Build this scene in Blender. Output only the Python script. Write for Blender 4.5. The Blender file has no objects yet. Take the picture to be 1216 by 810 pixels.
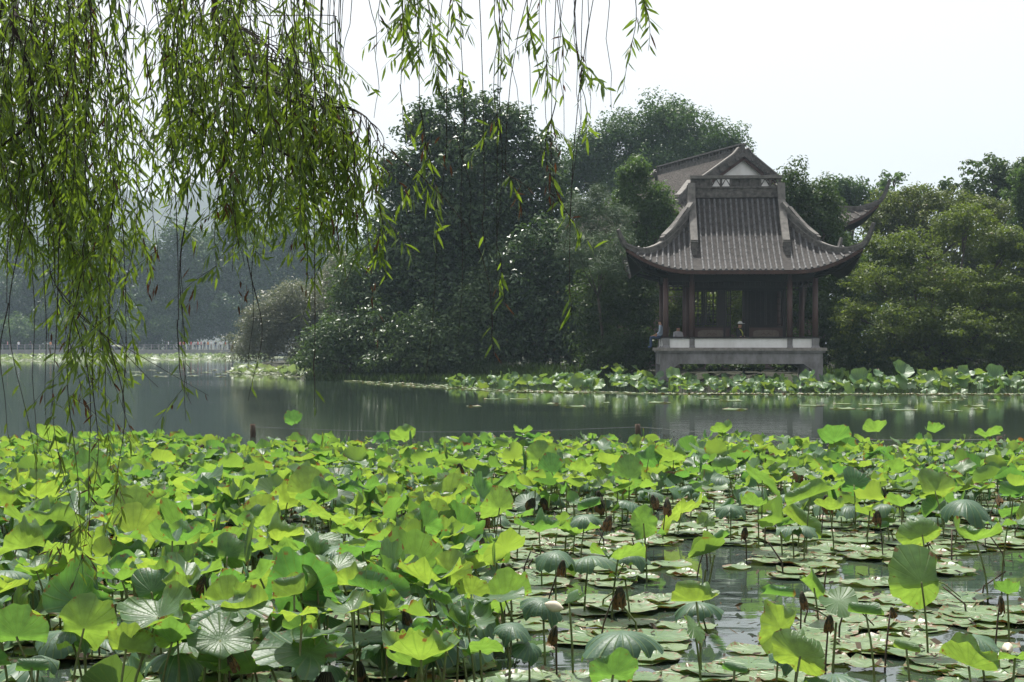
import bpy, math, random
import numpy as np
from mathutils import Vector, Matrix
R = math.radians
rng = np.random.default_rng(7)
random.seed(7)
sc = bpy.context.scene
col = sc.collection

# ------------------------------------------------------------------ camera, sky, sun, exposure
F, CX, HY, H = 1800.0, 608.0, 411.0, 1.8          # focal length, centre column, horizon row (photo pixels), eye height
cam = bpy.data.cameras.new('camera'); cam.sensor_width = 36.0; cam.lens = F / 1216.0 * 36.0
cam.clip_start = 0.05; cam.clip_end = 6000
co = bpy.data.objects.new('camera', cam); col.objects.link(co)
co.location = (0, 0, H); co.rotation_euler = (R(90) + math.atan((HY - 405.0) / F), 0, 0)
sc.camera = co

SUN_EL, SUN_AZ = 64.0, -14.0                       # azimuth from +Y towards +X
w = bpy.data.worlds.new('World'); sc.world = w; w.use_nodes = True
nt = w.node_tree; bg = nt.nodes['Background']
sky = nt.nodes.new('ShaderNodeTexSky'); sky.sky_type = 'NISHITA'; sky.sun_disc = False
sky.sun_elevation = R(SUN_EL); sky.sun_rotation = R(SUN_AZ)
sky.air_density = 1.0; sky.dust_density = 6.0; sky.ozone_density = 1.5
hs = nt.nodes.new('ShaderNodeHueSaturation'); hs.inputs['Saturation'].default_value = 0.22
nt.links.new(sky.outputs[0], hs.inputs['Color'])
mk = nt.nodes.new('ShaderNodeMix'); mk.data_type = 'RGBA'; mk.inputs[0].default_value = .6      # even milky summer haze over the whole sky
nt.links.new(hs.outputs[0], mk.inputs[6]); mk.inputs[7].default_value = (3.95, 3.95, 4.02, 1)
nt.links.new(mk.outputs[2], bg.inputs[0])
bg.inputs[1].default_value = 0.15
sl = bpy.data.lights.new('sun', 'SUN'); sl.energy = 5.0; sl.angle = R(0.6); sl.color = (1, .955, .88)
so = bpy.data.objects.new('sun', sl); col.objects.link(so)
sd = Vector((math.sin(R(SUN_AZ)) * math.cos(R(SUN_EL)), math.cos(R(SUN_AZ)) * math.cos(R(SUN_EL)), math.sin(R(SUN_EL))))
so.rotation_euler = sd.to_track_quat('Z', 'Y').to_euler()
vs = sc.view_settings; vs.view_transform = 'Standard'; vs.look = 'None'; vs.exposure = 0.66; vs.gamma = 1.0
vs.use_curve_mapping = False
cy = sc.cycles
cy.use_denoising = True; cy.max_bounces = 7; cy.diffuse_bounces = 3; cy.glossy_bounces = 3
cy.transmission_bounces = 4; cy.transparent_max_bounces = 8; cy.volume_bounces = 1
cy.sample_clamp_indirect = 6.0; cy.caustics_reflective = False; cy.caustics_refractive = False

# ------------------------------------------------------------------ helpers
def P(px, py, d):                                   # photo pixel at distance d -> point
    return Vector(((px - CX) / F * d, d, H - (py - HY) / F * d))
def PW(px, py, z=0.0):                              # photo pixel on the horizontal plane z
    d = F * (H - z) / (py - HY)
    return Vector(((px - CX) / F * d, d, z))

def tag(o, label=None, cat=None, group=None, kind=None):
    if label: o['label'] = label
    if cat: o['category'] = cat
    if group: o['group'] = group
    if kind: o['kind'] = kind
    return o
def empty(name, loc=(0, 0, 0), parent=None, rz=0.0):
    o = bpy.data.objects.new(name, None); col.objects.link(o)
    o.location = loc; o.rotation_euler = (0, 0, rz); o.empty_display_size = 0.2
    if parent: o.parent = parent
    return o
def new_obj(name, me, parent=None):
    o = bpy.data.objects.new(name, me); col.objects.link(o)
    if parent: o.parent = parent
    return o
def np_mesh(name, V, Fq, mat, smooth=False, uv=None, rnd=None):
    """V (n,3), Fq (m,k) faces; uv (m*k,2); rnd per face float"""
    V = np.asarray(V, np.float32); Fq = np.asarray(Fq, np.int32)
    me = bpy.data.meshes.new(name); m, k = Fq.shape
    me.vertices.add(len(V)); me.vertices.foreach_set('co', V.ravel())
    me.loops.add(m * k); me.loops.foreach_set('vertex_index', Fq.ravel())
    me.polygons.add(m); me.polygons.foreach_set('loop_start', np.arange(0, m * k, k, dtype=np.int32))
    me.polygons.foreach_set('loop_total', np.full(m, k, np.int32))
    if smooth: me.polygons.foreach_set('use_smooth', np.ones(m, bool))
    if uv is not None:
        l = me.uv_layers.new(name='UVMap'); l.data.foreach_set('uv', np.asarray(uv, np.float32).ravel())
    if rnd is not None:
        a = me.attributes.new('rnd', 'FLOAT', 'FACE'); a.data.foreach_set('value', np.asarray(rnd, np.float32))
    me.update(calc_edges=True); me.materials.append(mat)
    return me

class MB:                                           # collects boxes / tubes for ONE mesh
    def __init__(s): s.v = []; s.f = []; s.mi = []
    def add(s, vs, fs, mi=0):
        b = len(s.v); s.v += [tuple(v) for v in vs]; s.f += [tuple(i + b for i in f) for f in fs]; s.mi += [mi] * len(fs)
        return s
    def box(s, x0, x1, y0, y1, z0, z1, mi=0):
        vs = [(x0, y0, z0), (x1, y0, z0), (x1, y1, z0), (x0, y1, z0), (x0, y0, z1), (x1, y0, z1), (x1, y1, z1), (x0, y1, z1)]
        return s.add(vs, [(0, 3, 2, 1), (4, 5, 6, 7), (0, 1, 5, 4), (1, 2, 6, 5), (2, 3, 7, 6), (3, 0, 4, 7)], mi)
    def prism(s, poly, y0, y1, mi=0):               # poly in (x,z) extruded along y
        n = len(poly); vs = [(x, y0, z) for x, z in poly] + [(x, y1, z) for x, z in poly]
        fs = [tuple(range(n)), tuple(range(2 * n - 1, n - 1, -1))] + [(i, i + n, (i + 1) % n + n, (i + 1) % n) for i in range(n)]
        return s.add(vs, fs, mi)
    def tube(s, path, rad, n=8, cap=True, mi=0, squash=None):
        path = [Vector(p) for p in path]
        if not hasattr(rad, '__len__'): rad = [rad] * len(path)
        b = len(s.v); up = Vector((0, 0, 1)); prev = None
        for i, p in enumerate(path):
            t = (path[min(i + 1, len(path) - 1)] - path[max(i - 1, 0)]).normalized()
            if prev is None:
                a = t.cross(up if abs(t.z) < .9 else Vector((1, 0, 0))).normalized()
            else:
                a = (prev - t * prev.dot(t)).normalized()
            prev = a; c = t.cross(a)
            for j in range(n):
                th = 2 * math.pi * j / n
                s.v.append(tuple(p + (a * math.cos(th) + c * math.sin(th)) * rad[i]))
        for i in range(len(path) - 1):
            for j in range(n):
                q = b + i * n; k = (j + 1) % n
                s.f.append((q + j, q + k, q + n + k, q + n + j)); s.mi.append(mi)
        if cap:
            e = b + (len(path) - 1) * n
            s.f.append(tuple(range(b + n - 1, b - 1, -1))); s.f.append(tuple(range(e, e + n))); s.mi += [mi, mi]
        return s
    def strip(s, path, prof, mi=0):                 # sweep a closed profile [(side,up)] along a path, up stays vertical-ish
        path = [Vector(p) for p in path]; n = len(prof); b = len(s.v)
        for i, p in enumerate(path):
            t = (path[min(i + 1, len(path) - 1)] - path[max(i - 1, 0)]).normalized()
            side = t.cross(Vector((0, 0, 1))).normalized(); upv = side.cross(t)
            pr = prof[i] if isinstance(prof[0], list) else prof
            for a, c in pr: s.v.append(tuple(p + side * a + upv * c))
        n = len(prof[0]) if isinstance(prof[0], list) else len(prof)
        for i in range(len(path) - 1):
            for j in range(n):
                q = b + i * n; k = (j + 1) % n
                s.f.append((q + j, q + k, q + n + k, q + n + j)); s.mi.append(mi)
        e = b + (len(path) - 1) * n
        s.f.append(tuple(range(b + n - 1, b - 1, -1))); s.f.append(tuple(range(e, e + n))); s.mi += [mi, mi]
        return s
    def mesh(s, name, mats, smooth=False):
        me = bpy.data.meshes.new(name); me.from_pydata(s.v, [], s.f)
        if not isinstance(mats, (list, tuple)): mats = [mats]
        for m in mats: me.materials.append(m)
        if len(mats) > 1: me.polygons.foreach_set('material_index', s.mi)
        if smooth: me.polygons.foreach_set('use_smooth', [True] * len(s.f))
        me.update(); return me
    def build(s, name, mats, parent=None, smooth=False):
        return new_obj(name, s.mesh(name, mats, smooth), parent)

# ------------------------------------------------------------------ materials
def mat(name): 
    m = bpy.data.materials.new(name); m.use_nodes = True
    n = m.node_tree; return m, n, n.nodes['Principled BSDF'], n.nodes['Material Output']
def ramp2(n, fac, c0, c1, p0=0.0, p1=1.0):
    r = n.nodes.new('ShaderNodeValToRGB'); e = r.color_ramp.elements
    e[0].position = p0; e[0].color = (*c0, 1); e[1].position = p1; e[1].color = (*c1, 1)
    n.links.new(fac, r.inputs[0]); return r.outputs[0]
def solid(name, c, c2=None, rough=.7, scale=3.0, bump=.3, bscale=20.0, spec=.3, stretch=None, detail=6):
    m, n, b, o = mat(name)
    tc = n.nodes.new('ShaderNodeTexCoord'); co_ = tc.outputs['Object']
    if stretch:
        mp = n.nodes.new('ShaderNodeMapping'); mp.inputs['Scale'].default_value = stretch
        n.links.new(co_, mp.inputs[0]); co_ = mp.outputs[0]
    nz = n.nodes.new('ShaderNodeTexNoise'); nz.inputs['Scale'].default_value = scale; nz.inputs['Detail'].default_value = detail
    nz.inputs['Roughness'].default_value = .65
    n.links.new(co_, nz.inputs['Vector'])
    n.links.new(ramp2(n, nz.outputs[0], c, c2 or tuple(x * .55 for x in c), .35, .68), b.inputs['Base Color'])
    b.inputs['Roughness'].default_value = rough; b.inputs['Specular IOR Level'].default_value = spec
    if bump:
        n2 = n.nodes.new('ShaderNodeTexNoise'); n2.inputs['Scale'].default_value = bscale; n2.inputs['Detail'].default_value = 4
        n.links.new(co_, n2.inputs['Vector'])
        bp = n.nodes.new('ShaderNodeBump'); bp.inputs['Strength'].default_value = bump; bp.inputs['Distance'].default_value = .02
        n.links.new(n2.outputs[0], bp.inputs['Height']); n.links.new(bp.outputs[0], b.inputs['Normal'])
    return m
def leafmat(name, c0, c1, tr, fac=.3, rough=.45, spec=.4, accent=None):
    """foliage: per-leaf colour between c0 and c1, thin-leaf translucency"""
    m, n, b, o = mat(name)
    at = n.nodes.new('ShaderNodeAttribute'); at.attribute_name = 'rnd'
    cr = ramp2(n, at.outputs['Fac'], c0, c1, .1, .9)
    if accent:
        mx = n.nodes.new('ShaderNodeMix'); mx.data_type = 'RGBA'
        gt = n.nodes.new('ShaderNodeMath'); gt.operation = 'GREATER_THAN'; gt.inputs[1].default_value = accent[1]
        n.links.new(at.outputs['Fac'], gt.inputs[0]); n.links.new(gt.outputs[0], mx.inputs[0])
        n.links.new(cr, mx.inputs[6]); mx.inputs[7].default_value = (*accent[0], 1); cr = mx.outputs[2]
    n.links.new(cr, b.inputs['Base Color'])
    b.inputs['Roughness'].default_value = rough; b.inputs['Specular IOR Level'].default_value = spec
    t = n.nodes.new('ShaderNodeBsdfTranslucent'); t.inputs[0].default_value = (*tr, 1)
    mxs = n.nodes.new('ShaderNodeMixShader'); mxs.inputs[0].default_value = fac
    n.links.new(b.outputs[0], mxs.inputs[1]); n.links.new(t.outputs[0], mxs.inputs[2]); n.links.new(mxs.outputs[0], o.inputs[0])
    return m
def lotusmat(name, c0, c1, t0, t1, fac, rough=.42, spec=.45, dry=.0):
    m, n, b, o = mat(name); L = n.links
    oi = n.nodes.new('ShaderNodeObjectInfo'); at = n.nodes.new('ShaderNodeAttribute'); at.attribute_name = 'rnd'
    ad = n.nodes.new('ShaderNodeMath'); ad.operation = 'ADD'; L.new(oi.outputs['Random'], ad.inputs[0]); L.new(at.outputs['Fac'], ad.inputs[1])
    fr = n.nodes.new('ShaderNodeMath'); fr.operation = 'FRACT'; L.new(ad.outputs[0], fr.inputs[0])
    uv = n.nodes.new('ShaderNodeUVMap'); sp = n.nodes.new('ShaderNodeSeparateXYZ'); L.new(uv.outputs[0], sp.inputs[0])
    # veins: triangle wave over the angle
    mu = n.nodes.new('ShaderNodeMath'); mu.operation = 'MULTIPLY'; mu.inputs[1].default_value = 20.0; L.new(sp.outputs[0], mu.inputs[0])
    pp = n.nodes.new('ShaderNodeMath'); pp.operation = 'PINGPONG'; pp.inputs[1].default_value = .5; L.new(mu.outputs[0], pp.inputs[0])
    vr = n.nodes.new('ShaderNodeMapRange'); vr.inputs[1].default_value = .0; vr.inputs[2].default_value = .13
    vr.inputs[3].default_value = 1; vr.inputs[4].default_value = 0; L.new(pp.outputs[0], vr.inputs[0])
    tc = n.nodes.new('ShaderNodeTexCoord')
    nz = n.nodes.new('ShaderNodeTexNoise'); nz.inputs['Scale'].default_value = 3.0; nz.inputs['Detail'].default_value = 5; L.new(tc.outputs['Object'], nz.inputs['Vector'])
    base = ramp2(n, fr.outputs[0], c0, c1)
    tcol = ramp2(n, fr.outputs[0], t0, t1)
    def mix(fac_, a, bcol, mode='MIX'):
        x = n.nodes.new('ShaderNodeMix'); x.data_type = 'RGBA'; x.blend_type = mode
        if isinstance(fac_, float): x.inputs[0].default_value = fac_
        else: L.new(fac_, x.inputs[0])
        L.new(a, x.inputs[6])
        if isinstance(bcol, tuple): x.inputs[7].default_value = (*bcol, 1)
        else: L.new(bcol, x.inputs[7])
        return x.outputs[2]
    mot = ramp2(n, nz.outputs[0], (.72, .72, .72), (1.15, 1.15, 1.1), .3, .7)
    base = mix(1.0, base, mot, 'MULTIPLY'); tcol = mix(1.0, tcol, mot, 'MULTIPLY')
    v5 = n.nodes.new('ShaderNodeMath'); v5.operation = 'MULTIPLY'; v5.inputs[1].default_value = .5; L.new(vr.outputs[0], v5.inputs[0])
    base = mix(v5.outputs[0], base, (.22, .30, .10)); tcol = mix(v5.outputs[0], tcol, (.10, .20, .02))
    # dry brown rim and blotches
    n3 = n.nodes.new('ShaderNodeTexNoise'); n3.inputs['Scale'].default_value = 4.5; n3.inputs['Detail'].default_value = 6; L.new(tc.outputs['Object'], n3.inputs['Vector'])
    rm = n.nodes.new('ShaderNodeMath'); rm.operation = 'MULTIPLY_ADD'; rm.inputs[1].default_value = .42; L.new(sp.outputs[1], rm.inputs[0]); L.new(n3.outputs[0], rm.inputs[2])
    rr = n.nodes.new('ShaderNodeMapRange'); rr.inputs[1].default_value = 1.03 - dry; rr.inputs[2].default_value = 1.10 - dry; L.new(rm.outputs[0], rr.inputs[0])
    base = mix(rr.outputs[0], base, (.13, .075, .03)); tcol = mix(rr.outputs[0], tcol, (.20, .09, .02))
    L.new(base, b.inputs['Base Color']); b.inputs['Roughness'].default_value = rough; b.inputs['Specular IOR Level'].default_value = spec
    bp = n.nodes.new('ShaderNodeBump'); bp.inputs['Strength'].default_value = .4; bp.inputs['Distance'].default_value = .02
    vo = n.nodes.new('ShaderNodeTexVoronoi'); vo.feature = 'DISTANCE_TO_EDGE'; vo.inputs['Scale'].default_value = 9.0; L.new(tc.outputs['Object'], vo.inputs['Vector'])
    vm = n.nodes.new('ShaderNodeMath'); vm.operation = 'MULTIPLY_ADD'; vm.inputs[1].default_value = -.25; L.new(vo.outputs['Distance'], vm.inputs[0]); L.new(vr.outputs[0], vm.inputs[2])
    L.new(vm.outputs[0], bp.inputs['Height']); L.new(bp.outputs[0], b.inputs['Normal'])
    t = n.nodes.new('ShaderNodeBsdfTranslucent'); L.new(tcol, t.inputs[0])
    mxs = n.nodes.new('ShaderNodeMixShader'); mxs.inputs[0].default_value = fac
    L.new(b.outputs[0], mxs.inputs[1]); L.new(t.outputs[0], mxs.inputs[2]); L.new(mxs.outputs[0], o.inputs[0])
    return m

M = {}
M['lotus'] = lotusmat('lotus_leaf', (.048, .120, .065), (.090, .165, .070), (.12, .30, .045), (.33, .47, .05), .46, .45, .45, .05)
M['lotus_dark'] = lotusmat('lotus_leaf_mature', (.035, .095, .055), (.065, .135, .080), (.12, .24, .03), (.18, .30, .04), .28, .5)
M['lotus_dry'] = lotusmat('lotus_leaf_dry', (.030, .024, .019), (.018, .016, .014), (.06, .04, .02), (.06, .04, .02), .15, .8, .2, .3)
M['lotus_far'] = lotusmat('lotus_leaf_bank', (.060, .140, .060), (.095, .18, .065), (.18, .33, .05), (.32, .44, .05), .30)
M['pad'] = lotusmat('floating_pad', (.068, .135, .050), (.120, .180, .078), (.20, .3, .05), (.25, .34, .05), .12, .42, .42, .14)
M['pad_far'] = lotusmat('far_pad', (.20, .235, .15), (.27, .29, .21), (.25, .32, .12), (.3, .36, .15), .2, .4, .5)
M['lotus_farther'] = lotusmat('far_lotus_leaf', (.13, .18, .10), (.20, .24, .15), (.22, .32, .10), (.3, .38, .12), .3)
M['stalk'] = solid('lotus_stalk', (.11, .17, .045), (.085, .07, .03), .55, 12, .2, 60)
M['deadstalk'] = solid('dead_stalk', (.075, .055, .035), (.03, .024, .018), .85, 12, .3, 60)
M['willow'] = leafmat('willow_leaf', (.028, .062, .015), (.078, .130, .025), (.21, .32, .025), .40, .45, .3)
M['willow_brown'] = leafmat('willow_leaf_dead', (.040, .025, .015), (.095, .045, .022), (.12, .05, .02), .25, .7, .2)
M['bark_w'] = solid('willow_bark', (.045, .036, .028), (.018, .015, .012), .9, 14, .8, 30, stretch=(1, 1, .25))
M['bark'] = solid('tree_bark', (.075, .06, .045), (.03, .025, .02), .9, 8, .8, 20, stretch=(1, 1, .25))
M['magnolia'] = leafmat('magnolia_leaf', (.024, .056, .020), (.070, .118, .042), (.08, .15, .02), .2, .33, .32, ((.12, .09, .045), .95))
M['glossy'] = leafmat('glossy_shrub_leaf', (.034, .070, .026), (.085, .130, .048), (.11, .19, .03), .22, .42, .28)
M['pine'] = leafmat('pine_needles', (.040, .072, .038), (.068, .105, .050), (.08, .13, .04), .2, .6, .2)
M['fresh'] = leafmat('fresh_leaf', (.034, .072, .024), (.070, .115, .036), (.12, .22, .03), .32, .5, .2)
M['camphor'] = leafmat('camphor_leaf', (.026, .064, .024), (.060, .108, .036), (.10, .19, .03), .28, .5, .2)
M['darkleaf'] = leafmat('dark_evergreen_leaf', (.024, .054, .018), (.056, .092, .030), (.09, .16, .02), .26, .5, .2)
M['olive'] = leafmat('olive_leaf', (.045, .068, .018), (.095, .115, .032), (.16, .22, .03), .32, .5, .2, ((.12, .06, .03), .95))
M['maple'] = leafmat('maple_leaf', (.028, .058, .012), (.088, .120, .024), (.17, .24, .02), .34, .5, .2, ((.15, .10, .03), .96))
M['greyshrub'] = leafmat('grey_shrub_leaf', (.085, .100, .062), (.150, .155, .105), (.18, .21, .09), .32, .45, .4)
M['under'] = leafmat('understorey_leaf', (.020, .044, .013), (.050, .080, .024), (.09, .16, .02), .26, .5, .2)
M['fartree'] = leafmat('far_tree_leaf', (.024, .056, .022), (.055, .100, .034), (.09, .16, .03), .28, .5, .2)
M['stone'] = solid('granite', (.27, .265, .27), (.12, .115, .11), .8, 2.2, .4, 25, stretch=(1, 1, .45))
M['stone_light'] = solid('weathered_coping', (.33, .31, .29), (.15, .135, .12), .8, 3.5, .4, 25)
M['white'] = solid('white_plaster', (.84, .84, .83), (.68, .67, .65), .75, 1.6, .15, 30, stretch=(1, 1, .5))
M['wood_red'] = solid('red_brown_timber', (.13, .075, .07), (.075, .046, .044), .5, 3, .2, 20, stretch=(1, 1, .15), spec=.4)
M['wood_dark'] = solid('dark_timber', (.020, .015, .015), (.012, .010, .010), .55, 4, .2, 20, spec=.35)
M['panel_red'] = solid('painted_panel', (.075, .042, .038), (.055, .034, .03), .6, 3, .1, 20)
M['panel_tan'] = solid('painted_medallion', (.16, .13, .10), (.10, .08, .065), .6, 14, .1, 20)
M['tile'] = solid('grey_roof_tile', (.150, .150, .152), (.062, .061, .061), .72, 5.0, .5, 24, spec=.3)
M['tile_old'] = solid('old_roof_tile', (.15, .135, .122), (.07, .063, .058), .8, 5.0, .5, 24, spec=.2)
M['tile_bed'] = solid('pan_tile', (.068, .062, .058), (.028, .026, .025), .85, 4.0, .7, 16, spec=.2)
M['ridge'] = solid('ridge_tile', (.145, .135, .125), (.05, .047, .045), .8, 5.0, .5, 20, spec=.25)
M['coping'] = solid('ridge_coping', (.185, .175, .16), (.10, .095, .088), .8, 4.0, .4, 20, spec=.25)
M['bargeboard'] = solid('bargeboard', (.075, .04, .033), None, .7, 3, .1, 20)
M['mud'] = solid('muddy_bank', (.055, .045, .032), (.025, .022, .016), .9, 1.5, .6, 8)
M['earth'] = solid('mossy_earth', (.026, .030, .014), (.016, .015, .009), .95, .4, .5, 6)  # dark green mossy ground colour
M['paving'] = solid('causeway_paving', (.28, .27, .25), (.2, .19, .18), .85, 1, .2, 10)
M['post'] = solid('old_wooden_post', (.09, .065, .045), (.04, .03, .022), .9, 10, .6, 30, stretch=(1, 1, .2))
M['wire'] = solid('grey_wire', (.16, .17, .16), None, .5, 4, 0)
M['debris'] = leafmat('leaf_litter', (.020, .015, .011), (.075, .055, .032), (.1, .07, .03), .1, .8, .2)
M['petal'] = solid('dry_petal', (.62, .57, .46), (.5, .42, .3), .6, 8, .1, 20)
M['flower'] = solid('white_flower', (.75, .72, .62), None, .6, 8, 0)
for nm, c in dict(skin=(.42, .24, .16), hair=(.015, .012, .012), jeans=(.05, .08, .16), navy=(.03, .035, .06), khaki=(.22, .18, .12),
                  shirt_white=(.72, .73, .76), shirt_blue=(.42, .5, .62), shirt_grey=(.45, .45, .46), shirt_red=(.5, .06, .05),
                  shirt_pink=(.6, .28, .3), shirt_dark=(.03, .03, .035), shirt_orange=(.55, .22, .08), cap=(.75, .75, .74), scarf=(.35, .36, .08)).items():
    M[nm] = solid(nm, c, tuple(x * .8 for x in c), .8, 10, 0)

def water_mat():
    m, n, b, o = mat('lake_water'); L = n.links
    b.inputs['Base Color'].default_value = (.028, .042, .032, 1); b.inputs['Roughness'].default_value = .035
    b.inputs['IOR'].default_value = 1.38; b.inputs['Specular IOR Level'].default_value = .5
    tc = n.nodes.new('ShaderNodeTexCoord')
    mp = n.nodes.new('ShaderNodeMapping'); mp.inputs['Scale'].default_value = (.55, 1.6, 1); L.new(tc.outputs['Object'], mp.inputs[0])
    n1 = n.nodes.new('ShaderNodeTexNoise'); n1.inputs['Scale'].default_value = 2.2; n1.inputs['Detail'].default_value = 4; L.new(mp.outputs[0], n1.inputs['Vector'])
    n2 = n.nodes.new('ShaderNodeTexNoise'); n2.inputs['Scale'].default_value = .06; n2.inputs['Detail'].default_value = 3; L.new(mp.outputs[0], n2.inputs['Vector'])
    mr = n.nodes.new('ShaderNodeMapRange'); mr.inputs[1].default_value = .4; mr.inputs[2].default_value = .62; mr.inputs[3].default_value = .25; mr.inputs[4].default_value = 1.0
    L.new(n2.outputs[0], mr.inputs[0])
    mu = n.nodes.new('ShaderNodeMath'); mu.operation = 'MULTIPLY'; L.new(n1.outputs[0], mu.inputs[0]); L.new(mr.outputs[0], mu.inputs[1])
    bp = n.nodes.new('ShaderNodeBump'); bp.inputs['Strength'].default_value = .10; bp.inputs['Distance'].default_value = .05
    L.new(mu.outputs[0], bp.inputs['Height']); L.new(bp.outputs[0], b.inputs['Normal'])
    return m
M['water'] = water_mat()

# ------------------------------------------------------------------ the setting: ground (lake bed, banks, far hills), water, causeway
def sstep(a, b, x):
    t = np.clip((x - a) / (b - a), 0, 1); return t * t * (3 - 2 * t)
SHX = np.array([-60, -24, -20, -14, -10.8, -8, -2, 4, 8, 14, 40, 400]); SHY = np.array([600, 400, 116, 96, 80.5, 79, 75.5, 72, 69, 68, 67, 66])
def ground_h(x, y):
    ys = np.interp(x, SHX, SHY)
    isl = sstep(-1.0, 2.2, y - ys) * 1.35                        # wooded bank behind the pavilion
    far = sstep(284, 287, y) * 1.75                              # causeway bank and beyond
    near = (1 - sstep(3.2, 5.2, y)) * 1.1                        # bank under the photographer
    side = sstep(700, 1500, y) * (20 + 118 * np.exp(-((x + 440) / 190) ** 2) + 95 * np.exp(-((x + 230) / 110) ** 2) + 80 * np.exp(-((x + 700) / 200) ** 2) + 5 * np.sin(x / 23) + 4 * np.sin(x / 9 + y / 30)) * (1 - .9 * sstep(-60, 250, x))
    return -0.8 + np.maximum(np.maximum(isl, far), near) + side
xs = np.concatenate([np.linspace(-1600, -130, 130)[:-1], np.linspace(-130, 130, 176), np.linspace(130, 1600, 60)[1:]])
ys = np.concatenate([np.linspace(-40, 60, 50)[:-1], np.linspace(60, 130, 71)[:-1], np.linspace(130, 300, 60)[:-1], np.linspace(300, 2100, 110)])
GX, GY = np.meshgrid(xs, ys); GZ = ground_h(GX, GY)
nx, ny = len(xs), len(ys); idx = np.arange(nx * ny).reshape(ny, nx)
fq = np.stack([idx[:-1, :-1], idx[:-1, 1:], idx[1:, 1:], idx[1:, :-1]], -1).reshape(-1, 4)
g = new_obj('ground', np_mesh('ground', np.stack([GX, GY, GZ], -1).reshape(-1, 3), fq, M['earth'], True)); tag(g, 'dark earth of the lake banks and far hills', 'ground', kind='structure')
wt = new_obj('lake_water', np_mesh('lake_water', [(-1600, -40, 0), (1600, -40, 0), (1600, 700, 0), (-1600, 700, 0)], [(0, 1, 2, 3)], M['water'])); tag(wt, 'still dark lake water between the lotus beds', 'water', kind='structure')
cw = MB().box(-150, 6, 284.6, 288.6, .3, 1.12).build('causeway', M['paving']); tag(cw, 'pale paved causeway across the far lake', 'causeway', kind='structure')

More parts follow.
